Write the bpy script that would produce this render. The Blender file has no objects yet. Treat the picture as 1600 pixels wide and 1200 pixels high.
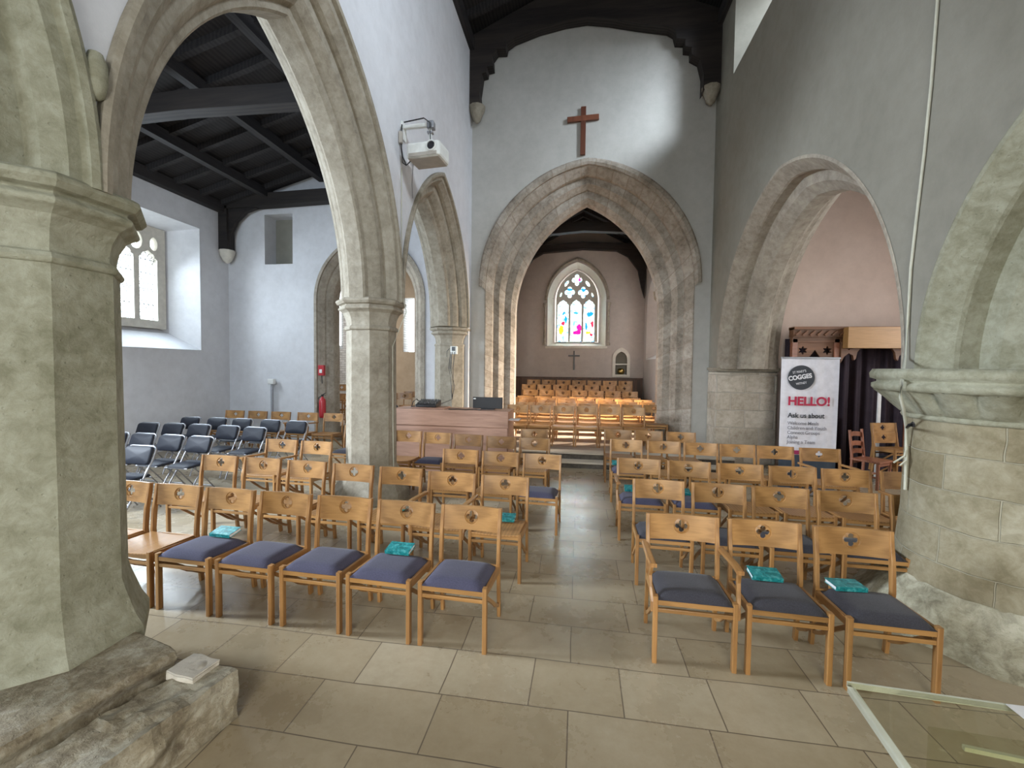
import bpy, bmesh, math, random
from mathutils import Vector, Matrix, geometry
random.seed(7)
PI = math.pi
SC = bpy.context.scene
COL = SC.collection

# ------------------------------------------------------------------ helpers
class MB:
    """collects shapes for ONE mesh object"""
    def __init__(s): s.v = []; s.f = []; s.uv = {}; s.smooth = set()
    def add(s, vs, fs, M=None, smooth=False):
        b = len(s.v)
        for p in vs:
            p = Vector(p)
            s.v.append(tuple(M @ p) if M is not None else tuple(p))
        for f in fs:
            if smooth: s.smooth.add(len(s.f))
            s.f.append(tuple(b + i for i in f))
    def box(s, c, d, rot=None, M=None):
        x, y, z = d[0]/2, d[1]/2, d[2]/2
        vs = [Vector(p) for p in ((-x,-y,-z),(x,-y,-z),(x,y,-z),(-x,y,-z),(-x,-y,z),(x,-y,z),(x,y,z),(-x,y,z))]
        if rot is not None: vs = [rot @ p for p in vs]
        vs = [p + Vector(c) for p in vs]
        s.add(vs, [(0,3,2,1),(4,5,6,7),(0,1,5,4),(1,2,6,5),(2,3,7,6),(3,0,4,7)], M)
    def box2(s, a, b):
        s.box([(a[i]+b[i])/2 for i in range(3)], [abs(b[i]-a[i]) for i in range(3)])
    def sweep(s, path, sec, up=(0,0,1), closed=False, cap=True, smooth=False):
        """sec: list of (a,b) : a along side, b along up"""
        n = len(path); m = len(sec); vs = []; P = [Vector(p) for p in path]
        for i in range(n):
            if closed: t = P[(i+1) % n] - P[i-1]
            else: t = P[min(i+1, n-1)] - P[max(i-1, 0)]
            t.normalize(); u = Vector(up)
            if abs(t.dot(u)) > .98: u = Vector((0,1,0)) if abs(t.y) < .9 else Vector((1,0,0))
            side = t.cross(u).normalized(); u2 = side.cross(t).normalized()
            for a, b in sec: vs.append(P[i] + side*a + u2*b)
        fs = []
        for i in range(n if closed else n-1):
            k = (i+1) % n
            for j in range(m):
                l = (j+1) % m
                fs.append((i*m+j, i*m+l, k*m+l, k*m+j))
        b0 = len(s.f)
        s.add(vs, fs, None, smooth)
        if cap and not closed:
            s.add(vs[:m], [tuple(range(m))[::-1]]); s.add(vs[-m:], [tuple(range(m))])
    def bar(s, path, w, h, up=(0,0,1)):
        s.sweep(path, [(-w/2,-h/2),(w/2,-h/2),(w/2,h/2),(-w/2,h/2)], up)
    def tube(s, path, r, n=8, closed=False):
        s.sweep(path, [(r*math.cos(2*PI*k/n), r*math.sin(2*PI*k/n)) for k in range(n)], closed=closed, smooth=True)
    def lathe(s, prof, c=(0,0,0), n=24, a0=0, smooth=True, cap=True, squash=(1,1)):
        vs = []
        for r, z in prof:
            for k in range(n):
                a = a0 + 2*PI*k/n
                vs.append((c[0]+r*math.cos(a)*squash[0], c[1]+r*math.sin(a)*squash[1], c[2]+z))
        fs = []
        for i in range(len(prof)-1):
            for k in range(n):
                l = (k+1) % n
                fs.append((i*n+k, i*n+l, (i+1)*n+l, (i+1)*n+k))
        s.add(vs, fs, None, smooth)
        if cap:
            m = len(prof)-1
            s.add([vs[k] for k in range(n)], [tuple(range(n))[::-1]])
            s.add([vs[m*n+k] for k in range(n)], [tuple(range(n))])
    def prism(s, outer, holes, lo, hi, axis='Y'):
        """2-D outline (with holes) extruded along axis; outline given in the two other axes"""
        def P(u, w, t):
            return {'Y': (u, t, w), 'X': (t, u, w), 'Z': (u, w, t)}[axis]
        loops = [outer] + holes
        tri = geometry.tessellate_polygon([[Vector((a, b, 0)) for a, b in L] for L in loops])
        flat = [p for L in loops for p in L]; n = len(flat)
        s.add([P(a, b, lo) for a, b in flat] + [P(a, b, hi) for a, b in flat],
              [tuple(t) for t in tri] + [tuple(i+n for i in t)[::-1] for t in tri])
        o = 0; b0 = len(s.v) - 2*n
        for L in loops:
            k = len(L)
            for i in range(k):
                j = (i+1) % k
                s.f.append((b0+o+i, b0+o+j, b0+n+o+j, b0+n+o+i))
            o += k
    def build(s, name, mat, parent=None, loc=None, rot=None, bevel=0, subsurf=0, fix=True, merge=False):
        me = bpy.data.meshes.new(name)
        me.from_pydata(s.v, [], s.f); 
        if s.uv:
            ul = me.uv_layers.new(name='UVMap')
            for p in me.polygons:
                for li, vi in zip(p.loop_indices, p.vertices):
                    ul.data[li].uv = s.uv.get((p.index, vi), s.uv.get(vi, (0, 0)))
        for i in s.smooth:
            if i < len(me.polygons): me.polygons[i].use_smooth = True
        if fix or merge:
            bm = bmesh.new(); bm.from_mesh(me)
            if merge: bmesh.ops.remove_doubles(bm, verts=bm.verts, dist=1e-4)
            bmesh.ops.recalc_face_normals(bm, faces=bm.faces)
            bm.to_mesh(me); bm.free()
        me.materials.append(mat)
        o = bpy.data.objects.new(name, me); COL.objects.link(o)
        if parent is not None: o.parent = parent
        if loc is not None: o.location = loc
        if rot is not None: o.rotation_euler = rot
        if bevel:
            m = o.modifiers.new('Bevel', 'BEVEL'); m.width = bevel; m.segments = 2; m.limit_method = 'ANGLE'; m.angle_limit = math.radians(50)
        if subsurf:
            m = o.modifiers.new('Sub', 'SUBSURF'); m.levels = subsurf; m.render_levels = subsurf
        return o

def empty(name, loc=(0,0,0), rz=0):
    o = bpy.data.objects.new(name, None); COL.objects.link(o)
    o.location = loc; o.rotation_euler = (0,0,rz); o.empty_display_size = .1
    return o
def tag(o, label=None, cat=None, group=None, kind=None):
    if label is not None:
        n = len(label.split()); assert 4 <= n <= 16, (n, label)
        o['label'] = label
    if cat: o['category'] = cat
    if group: o['group'] = group
    if kind: o['kind'] = kind
    return o
def copy_tree(o, parent=None):
    c = o.copy(); COL.objects.link(c)
    if parent is not None: c.parent = parent
    for ch in KIDS.get(o.name, []):
        copy_tree(ch, c)
    return c
KIDS = {}
def index_kids():
    KIDS.clear()
    for o in COL.objects:
        if o.parent is not None: KIDS.setdefault(o.parent.name, []).append(o)

# ------------------------------------------------------------------ materials
def mat_base(name):
    m = bpy.data.materials.new(name); m.use_nodes = True
    nt = m.node_tree; nt.nodes.clear()
    out = nt.nodes.new('ShaderNodeOutputMaterial'); b = nt.nodes.new('ShaderNodeBsdfPrincipled')
    nt.links.new(b.outputs[0], out.inputs[0])
    return m, nt, b
def N(nt, t, **k):
    n = nt.nodes.new(t)
    for a, v in k.items(): setattr(n, a, v)
    return n
def ramp(nt, fac, stops):
    r = N(nt, 'ShaderNodeValToRGB'); nt.links.new(fac, r.inputs[0])
    el = r.color_ramp.elements
    while len(el) < len(stops): el.new(.5)
    for e, (p, c) in zip(el, stops): e.position = p; e.color = (*c, 1)
    return r.outputs[0]
def coords(nt, scale=(1,1,1), rot=(0,0,0), kind='Object'):
    tc = N(nt, 'ShaderNodeTexCoord'); mp = N(nt, 'ShaderNodeMapping')
    mp.inputs['Scale'].default_value = scale; mp.inputs['Rotation'].default_value = rot
    nt.links.new(tc.outputs[kind], mp.inputs[0]); return mp.outputs[0]
def noise(nt, vec, scale, detail=5, rough=.6, dist=0):
    n = N(nt, 'ShaderNodeTexNoise'); n.inputs['Scale'].default_value = scale
    n.inputs['Detail'].default_value = detail; n.inputs['Roughness'].default_value = rough
    n.inputs['Distortion'].default_value = dist
    nt.links.new(vec, n.inputs['Vector']); return n.outputs['Fac']
def bump(nt, b, h, strength=.3, dist=.01, normal=None):
    bp = N(nt, 'ShaderNodeBump'); bp.inputs['Strength'].default_value = strength; bp.inputs['Distance'].default_value = dist
    nt.links.new(h, bp.inputs['Height'])
    if normal is not None: nt.links.new(normal, bp.inputs['Normal'])
    nt.links.new(bp.outputs[0], b.inputs['Normal']); return bp.outputs[0]
def mix(nt, f, a, b, mode='MIX'):
    m = N(nt, 'ShaderNodeMix', data_type='RGBA', blend_type=mode)
    for s, v in ((m.inputs[0], f), (m.inputs[6], a), (m.inputs[7], b)):
        if isinstance(v, (int, float)): s.default_value = v
        elif isinstance(v, tuple): s.default_value = (*v, 1)
        else: nt.links.new(v, s)
    return m.outputs[2]
def plain(name, col, rough=.5, metal=0, **k):
    m, nt, b = mat_base(name)
    v = coords(nt); nz = noise(nt, v, 9, 3)
    c = ramp(nt, nz, [(.3, tuple(x*.9 for x in col)), (.7, tuple(min(1, x*1.08) for x in col))])
    nt.links.new(c, b.inputs['Base Color'])
    b.inputs['Roughness'].default_value = rough; b.inputs['Metallic'].default_value = metal
    for a, val in k.items(): b.inputs[a.replace('_', ' ')].default_value = val
    return m
def plaster(name, c1, c2, rough=.9):
    m, nt, b = mat_base(name); v = coords(nt)
    n1 = noise(nt, v, .9, 6, .6); c = ramp(nt, n1, [(.35, c1), (.65, c2)])
    n2 = noise(nt, v, 5, 8, .7)
    c = mix(nt, .25, c, ramp(nt, n2, [(.35, tuple(x*.8 for x in c1)), (.6, c2)]))
    nt.links.new(c, b.inputs['Base Color']); b.inputs['Roughness'].default_value = rough
    h = noise(nt, v, 26, 8, .6); bump(nt, b, mix(nt, .6, h, n2), .35, .012)
    return m
def stone(name, c1, c2, c3, joints=None, rough=.9, uv=False, jcol=None, bump_s=.6, scale=1.0):
    """mottled ashlar; joints=(width,height) draws block joints"""
    m, nt, b = mat_base(name); v = coords(nt)
    n1 = noise(nt, v, 2.2*scale, 8, .65); n2 = noise(nt, v, 11*scale, 8, .7, .4)
    c = ramp(nt, n1, [(.37, c1), (.5, c2), (.62, c3)])
    c = mix(nt, .5, c, ramp(nt, n2, [(.38, c1), (.5, c2), (.62, c3)]))
    h = mix(nt, .5, noise(nt, v, 18*scale, 10, .7), n2)
    vo = N(nt, 'ShaderNodeTexVoronoi'); vo.inputs['Scale'].default_value = 23*scale; nt.links.new(v, vo.inputs[0])
    pit = ramp(nt, vo.outputs['Distance'], [(.05, (0,0,0)), (.16, (1,1,1))])
    h = mix(nt, .15, h, pit)
    if joints:
        bk = N(nt, 'ShaderNodeTexBrick'); bk.offset = .5
        vec = coords(nt, kind='UV') if uv else coords(nt, (1,1,1), (PI/2,0,0))
        # wobble the joints a little
        nw = N(nt, 'ShaderNodeTexNoise'); nw.inputs['Scale'].default_value = 3; nt.links.new(v, nw.inputs['Vector'])
        vm = N(nt, 'ShaderNodeVectorMath', operation='MULTIPLY_ADD'); vm.inputs[1].default_value = (.05,.05,.05)
        nt.links.new(nw.outputs['Color'], vm.inputs[0]); nt.links.new(vec, vm.inputs[2])
        nt.links.new(vm.outputs[0], bk.inputs['Vector'])
        bk.inputs['Scale'].default_value = 1; bk.inputs['Brick Width'].default_value = joints[0]; bk.inputs['Row Height'].default_value = joints[1]
        bk.inputs['Mortar Size'].default_value = .012 if len(joints) < 3 else joints[2]; bk.inputs['Mortar Smooth'].default_value = .5
        bk.inputs['Color1'].default_value = (1,1,1,1); bk.inputs['Color2'].default_value = ((.62,.56,.46,1) if joints[0] == .62 else (.78,.76,.73,1))
        bk.inputs['Mortar'].default_value = (1,1,1,1)
        c = mix(nt, 1.0, c, bk.outputs['Color'], 'MULTIPLY')
        c = mix(nt, bk.outputs['Fac'], c, jcol if jcol else tuple(x*.6 for x in c1))
        inv = N(nt, 'ShaderNodeMath', operation='SUBTRACT'); inv.inputs[0].default_value = 1; nt.links.new(bk.outputs['Fac'], inv.inputs[1])
        h = mix(nt, .6, h, inv.outputs[0])
    nt.links.new(c, b.inputs['Base Color']); b.inputs['Roughness'].default_value = rough
    bump(nt, b, h, bump_s, .02)
    return m
def wood(name, c1, c2, rough=.4, axis='X', scale=1.0, vary=.25, coat=0, strength=1):
    m, nt, b = mat_base(name)
    sc = {'X': (.6,7,7), 'Y': (7,.6,7), 'Z': (7,7,.6)}[axis]
    v = coords(nt, tuple(x*scale for x in sc))
    oi = N(nt, 'ShaderNodeObjectInfo')
    vm = N(nt, 'ShaderNodeVectorMath', operation='MULTIPLY_ADD'); vm.inputs[1].default_value = (7,7,7)
    nt.links.new(oi.outputs['Random'], vm.inputs[0]); nt.links.new(v, vm.inputs[2])
    n1 = noise(nt, vm.outputs[0], 2.2, 6, .6, 1.6)
    w = N(nt, 'ShaderNodeTexWave'); w.inputs['Scale'].default_value = .9; w.inputs['Distortion'].default_value = 5; w.inputs['Detail'].default_value = 4
    w.bands_direction = 'Y' if axis != 'Y' else 'X'
    nt.links.new(vm.outputs[0], w.inputs['Vector'])
    g = mix(nt, .30, n1, w.outputs['Fac'])
    mid = tuple((a+q)/2 for a, q in zip(c1, c2))
    c = ramp(nt, g, [(.3, c1), (.5, mid), (.72, c2)])
    hs = N(nt, 'ShaderNodeHueSaturation'); nt.links.new(c, hs.inputs['Color'])
    mr = N(nt, 'ShaderNodeMapRange'); mr.inputs[3].default_value = 1-vary; mr.inputs[4].default_value = 1+vary
    nt.links.new(oi.outputs['Random'], mr.inputs[0]); nt.links.new(mr.outputs[0], hs.inputs['Value'])
    nt.links.new(hs.outputs[0], b.inputs['Base Color']); b.inputs['Roughness'].default_value = rough
    b.inputs['Coat Weight'].default_value = coat; b.inputs['Coat Roughness'].default_value = .25
    bump(nt, b, g, .12*strength, .003)
    return m

M = {}
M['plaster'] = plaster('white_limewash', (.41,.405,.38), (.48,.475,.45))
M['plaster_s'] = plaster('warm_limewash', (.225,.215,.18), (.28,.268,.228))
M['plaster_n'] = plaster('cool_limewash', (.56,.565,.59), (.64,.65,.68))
M['plaster_pink'] = plaster('pink_limewash', (.64,.50,.42), (.70,.56,.48))
M['plaster_ch'] = plaster('buff_limewash', (.40,.355,.325), (.47,.42,.385))
M['plaster_brown'] = plaster('brown_limewash', (.36,.27,.18), (.46,.36,.26))
M['brick_w'] = stone('whitewashed_brick', (.55,.55,.55), (.72,.71,.70), (.8,.8,.79), joints=(.24,.085), rough=.9, jcol=(.42,.4,.4))
M['stone'] = stone('buff_limestone', (.20,.175,.135), (.29,.26,.205), (.37,.34,.28))
M['stone_j'] = stone('jointed_limestone', (.20,.17,.14), (.36,.32,.27), (.46,.42,.37), joints=(.34,5), uv=True, jcol=(.30,.25,.2))
M['stone_green'] = stone('limewashed_limestone', (.18,.175,.115), (.285,.28,.205), (.38,.38,.30), bump_s=1.0)
M['stone_green_j'] = stone('coursed_limestone', (.22,.195,.125), (.315,.285,.20), (.41,.385,.295), joints=(.62,.27,.006), uv=True, jcol=(.35,.325,.24), bump_s=1.0)
M['stone_rough'] = stone('rubble_limestone', (.13,.10,.065), (.28,.24,.165), (.46,.43,.35), bump_s=1.0, scale=1.6)
M['stone_foot'] = stone('worn_limestone_footing', (.16,.145,.10), (.36,.34,.25), (.52,.50,.40), bump_s=1.0, scale=1.3)
M['stone_arch_s'] = stone('grey_brown_limestone', (.22,.19,.15), (.33,.29,.24), (.42,.38,.31))
M['stone_resp'] = stone('pale_rubble', (.38,.33,.26), (.55,.50,.42), (.68,.64,.57), joints=(.55,.36,.012), jcol=(.5,.46,.4), bump_s=1.0)
M['splay'] = plaster('lit_cream_splay', (.66,.64,.57), (.76,.74,.67))  # cream made lighter in place of daylight falling on the reveal
M['splay_n'] = plaster('lit_white_splay', (.70,.72,.76), (.80,.82,.86))  # whitened in colour to stand in for window light on the reveal
M['win_stone'] = plain('pale_window_stone', (.60,.57,.50), .85)
M['tracery'] = plain('grey_tracery_stone', (.52,.51,.48), .85)
M['dark_timber'] = wood('black_roof_timber', (.008,.007,.008), (.026,.022,.022), .75, 'Y', .7, .3)
M['dark_timber_x'] = wood('black_roof_beam', (.008,.006,.006), (.028,.021,.018), .75, 'X', .7, .2)
M['oak'] = wood('honey_oak', (.27,.135,.042), (.42,.225,.078), .42, 'X', 1.9, .14, .15)
M['oak_z'] = wood('honey_oak_upright', (.25,.12,.038), (.38,.20,.07), .42, 'Z', 1.6, .14, .15)
M['oak_y'] = wood('honey_oak_side', (.25,.12,.038), (.38,.20,.07), .42, 'Y', 1.6, .14, .15)
M['oak_in'] = plain('cut_oak_shadow', (.10,.05,.02), .7)
M['desk'] = wood('pinkish_veneer', (.24,.125,.085), (.44,.26,.185), .5, 'X', 1.1, .05, .05)
M['brown_wood'] = wood('red_brown_wood', (.20,.07,.035), (.34,.13,.07), .35, 'X', 1.5, .1, .3)
M['screen_wood'] = wood('carved_brown_oak', (.10,.045,.02), (.22,.10,.05), .5, 'X', 1, .1)
M['cross_wood'] = wood('dark_red_wood', (.10,.03,.015), (.18,.06,.03), .5, 'Z', 1, .05)
M['panel_wood'] = wood('dark_panel_wood', (.05,.025,.015), (.12,.06,.035), .5, 'Z', 1, .1)
M['white_plastic'] = plain('white_plastic', (.72,.74,.72), .4)
M['grey_plastic'] = plain('grey_beige_plastic', (.40,.37,.33), .6)
M['black_plastic'] = plain('black_plastic', (.012,.012,.014), .35)
M['grey_metal'] = plain('grey_painted_metal', (.30,.31,.34), .35, .6)
M['dark_metal'] = plain('dark_metal', (.05,.05,.055), .4, .7)
M['red'] = plain('red_paint', (.42,.02,.03), .35)
M['label_w'] = plain('white_label', (.7,.7,.68), .6)
M['cream_cord'] = plain('cream_cord', (.50,.50,.42), .7)
M['brass'] = plain('brass', (.6,.42,.15), .3, 1)
M['vinyl'] = plain('black_vinyl', (.007,.010,.020), .6, 0, Specular_IOR_Level=.35)
M['riser'] = stone('shaded_worn_riser', (.05,.045,.04), (.10,.09,.08), (.16,.145,.12), bump_s=.8)  # worn stone, with the shade on the step face put into its colour
M['tread'] = plaster('lit_worn_tread', (.50,.45,.38), (.62,.57,.49), .5)  # worn top lightened in colour as if lit, against the shaded riser
M['paper'] = plain('white_paper', (.78,.78,.80), .7)
M['glass_lens'] = plain('dark_lens', (.01,.01,.015), .05)
M['leading'] = plain('lead', (.10,.11,.12), .6)

def fabric(name, c1, c2):
    m, nt, b = mat_base(name); v = coords(nt)
    nz = noise(nt, v, 160, 2, .8); n2 = noise(nt, v, 6, 4, .6)
    c = ramp(nt, mix(nt, .3, nz, n2), [(.35, c1), (.65, c2)])
    nt.links.new(c, b.inputs['Base Color']); b.inputs['Roughness'].default_value = .95
    b.inputs['Sheen Weight'].default_value = .08
    bump(nt, b, nz, .3, .002); return m
M['pad_l'] = fabric('blue_grey_wool', (.034,.033,.062), (.068,.065,.115))
M['pad_r'] = fabric('charcoal_wool', (.018,.017,.024), (.045,.043,.056))
M['curtain'] = fabric('dark_plum_velvet', (.020,.012,.018), (.05,.035,.05))

def book_mat():
    m, nt, b = mat_base('teal_marbled_cover'); v = coords(nt)
    nz = noise(nt, v, 28, 4, .6, .8)
    c = ramp(nt, nz, [(.38, (.008,.12,.13)), (.52, (.012,.24,.26)), (.68, (.12,.42,.43))])
    nt.links.new(c, b.inputs['Base Color']); b.inputs['Roughness'].default_value = .35
    return m
M['book'] = book_mat()

def floor_mat():
    m, nt, b = mat_base('limestone_flags')
    v = coords(nt); tc = coords(nt, (1,1,1), (0,0,0))
    nw = N(nt, 'ShaderNodeTexNoise'); nw.inputs['Scale'].default_value = .8; nt.links.new(v, nw.inputs['Vector'])
    vm = N(nt, 'ShaderNodeVectorMath', operation='MULTIPLY_ADD'); vm.inputs[1].default_value = (.05,.05,0)
    nt.links.new(nw.outputs['Color'], vm.inputs[0]); nt.links.new(tc, vm.inputs[2])
    bk = N(nt, 'ShaderNodeTexBrick'); bk.offset = .43; bk.offset_frequency = 2; bk.squash = .72; bk.squash_frequency = 3
    nt.links.new(vm.outputs[0], bk.inputs['Vector'])
    bk.inputs['Scale'].default_value = 1; bk.inputs['Brick Width'].default_value = .74; bk.inputs['Row Height'].default_value = .40
    bk.inputs['Mortar Size'].default_value = .0045; bk.inputs['Mortar Smooth'].default_value = .4
    bk.inputs['Color1'].default_value = (1,1,1,1); bk.inputs['Color2'].default_value = (.78,.74,.67,1); bk.inputs['Mortar'].default_value = (1,1,1,1)
    n1 = noise(nt, v, 1.3, 8, .7); n2 = noise(nt, v, 14, 8, .75)
    c = ramp(nt, n1, [(.3, (.31,.255,.175)), (.5, (.39,.33,.235)), (.7, (.46,.40,.30))])
    c = mix(nt, .35, c, ramp(nt, n2, [(.3, (.30,.245,.165)), (.5, (.39,.33,.235)), (.7, (.47,.41,.31))]))
    c = mix(nt, 1.0, c, bk.outputs['Color'], 'MULTIPLY')
    c = mix(nt, bk.outputs['Fac'], c, (.13,.10,.07))
    nt.links.new(c, b.inputs['Base Color'])
    r = N(nt, 'ShaderNodeMapRange'); r.inputs[1].default_value = .3; r.inputs[2].default_value = .7; r.inputs[3].default_value = .20; r.inputs[4].default_value = .38
    nt.links.new(n1, r.inputs[0]); nt.links.new(r.outputs[0], b.inputs['Roughness'])
    inv = N(nt, 'ShaderNodeMath', operation='SUBTRACT'); inv.inputs[0].default_value = 1; nt.links.new(bk.outputs['Fac'], inv.inputs[1])
    bump(nt, b, mix(nt, .75, noise(nt, v, 5, 6, .6), inv.outputs[0]), .10, .004)
    return m
M['floor'] = floor_mat()
M['carpet'] = plaster('pale_stone_paving', (.34,.27,.21), (.46,.38,.31), .55)

def clear_glass():
    m, nt, b = mat_base('leaded_clear_glass')
    out = [n for n in nt.nodes if n.type == 'OUTPUT_MATERIAL'][0]
    t = N(nt, 'ShaderNodeBsdfTransparent'); t.inputs[0].default_value = (.93,.96,.97,1)
    g = N(nt, 'ShaderNodeBsdfGlossy'); g.inputs['Roughness'].default_value = .05
    mx = N(nt, 'ShaderNodeMixShader'); mx.inputs[0].default_value = .04; nt.links.new(t.outputs[0], mx.inputs[1]); nt.links.new(g.outputs[0], mx.inputs[2])
    nt.links.new(mx.outputs[0], out.inputs[0]); nt.nodes.remove(b); return m
M['clear_glass'] = clear_glass()

def stained(name, blobs):
    """pale leaded glass with blobs of colour: (x,z,rx,rz,colour)"""
    m, nt, b = mat_base(name)
    out = [n for n in nt.nodes if n.type == 'OUTPUT_MATERIAL'][0]
    v = coords(nt)
    vo = N(nt, 'ShaderNodeTexVoronoi'); vo.inputs['Scale'].default_value = 13; nt.links.new(v, vo.inputs[0])
    sp = N(nt, 'ShaderNodeSeparateColor'); nt.links.new(vo.outputs['Color'], sp.inputs[0])
    c = ramp(nt, sp.outputs[0], [(.0, (.62,.80,.86)), (.45, (.82,.86,.82)), (.8, (.62,.82,.72)), (.93, (.25,.42,.7))])
    nz = N(nt, 'ShaderNodeTexNoise'); nz.inputs['Scale'].default_value = 9; nt.links.new(v, nz.inputs[0])
    sx = N(nt, 'ShaderNodeSeparateXYZ')
    va = N(nt, 'ShaderNodeVectorMath', operation='MULTIPLY_ADD'); va.inputs[1].default_value = (.16,.16,.16)
    nt.links.new(nz.outputs['Color'], va.inputs[0]); nt.links.new(v, va.inputs[2]); nt.links.new(va.outputs[0], sx.inputs[0])
    for (x, z, rx, rz, col) in blobs:
        def term(src, c0, r):
            a = N(nt, 'ShaderNodeMath', operation='SUBTRACT'); nt.links.new(src, a.inputs[0]); a.inputs[1].default_value = c0+.08
            d = N(nt, 'ShaderNodeMath', operation='DIVIDE'); nt.links.new(a.outputs[0], d.inputs[0]); d.inputs[1].default_value = r
            p = N(nt, 'ShaderNodeMath', operation='MULTIPLY'); nt.links.new(d.outputs[0], p.inputs[0]); nt.links.new(d.outputs[0], p.inputs[1]); return p.outputs[0]
        s_ = N(nt, 'ShaderNodeMath', operation='ADD'); nt.links.new(term(sx.outputs[0], x, rx), s_.inputs[0]); nt.links.new(term(sx.outputs[2], z, rz), s_.inputs[1])
        l = N(nt, 'ShaderNodeMath', operation='LESS_THAN'); nt.links.new(s_.outputs[0], l.inputs[0]); l.inputs[1].default_value = 1
        c = mix(nt, l.outputs[0], c, col)
    ve = N(nt, 'ShaderNodeTexVoronoi', feature='DISTANCE_TO_EDGE'); ve.inputs['Scale'].default_value = 13; nt.links.new(v, ve.inputs[0])
    lead = N(nt, 'ShaderNodeMath', operation='LESS_THAN'); nt.links.new(ve.outputs['Distance'], lead.inputs[0]); lead.inputs[1].default_value = .035
    c = mix(nt, lead.outputs[0], c, (.16,.17,.2))
    t = N(nt, 'ShaderNodeBsdfTransparent'); nt.links.new(c, t.inputs[0])
    d = N(nt, 'ShaderNodeBsdfTranslucent'); nt.links.new(c, d.inputs[0])
    mx = N(nt, 'ShaderNodeMixShader'); mx.inputs[0].default_value = .25; nt.links.new(t.outputs[0], mx.inputs[1]); nt.links.new(d.outputs[0], mx.inputs[2])
    nt.links.new(mx.outputs[0], out.inputs[0]); nt.nodes.remove(b); return m

def acrylic(name, tint, rough=0.02):
    m, nt, b = mat_base(name)
    out = [n for n in nt.nodes if n.type == 'OUTPUT_MATERIAL'][0]
    t = N(nt, 'ShaderNodeBsdfTransparent'); t.inputs[0].default_value = (*tint, 1)
    g = N(nt, 'ShaderNodeBsdfGlossy'); g.inputs['Roughness'].default_value = rough
    lw = N(nt, 'ShaderNodeFresnel'); lw.inputs[0].default_value = 1.45
    ge = N(nt, 'ShaderNodeNewGeometry'); iv = N(nt, 'ShaderNodeMath', operation='SUBTRACT'); iv.inputs[0].default_value = 1; nt.links.new(ge.outputs['Backfacing'], iv.inputs[1])
    ml = N(nt, 'ShaderNodeMath', operation='MULTIPLY'); nt.links.new(lw.outputs[0], ml.inputs[0]); nt.links.new(iv.outputs[0], ml.inputs[1])
    mx = N(nt, 'ShaderNodeMixShader'); nt.links.new(ml.outputs[0], mx.inputs[0]); nt.links.new(t.outputs[0], mx.inputs[1]); nt.links.new(g.outputs[0], mx.inputs[2])
    nt.links.new(mx.outputs[0], out.inputs[0]); nt.nodes.remove(b); return m
M['acrylic'] = acrylic('clear_acrylic', (.90,.90,.84))
M['acrylic_edge'] = plain('polished_acrylic_edge', (.62,.64,.54), .25)

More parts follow.
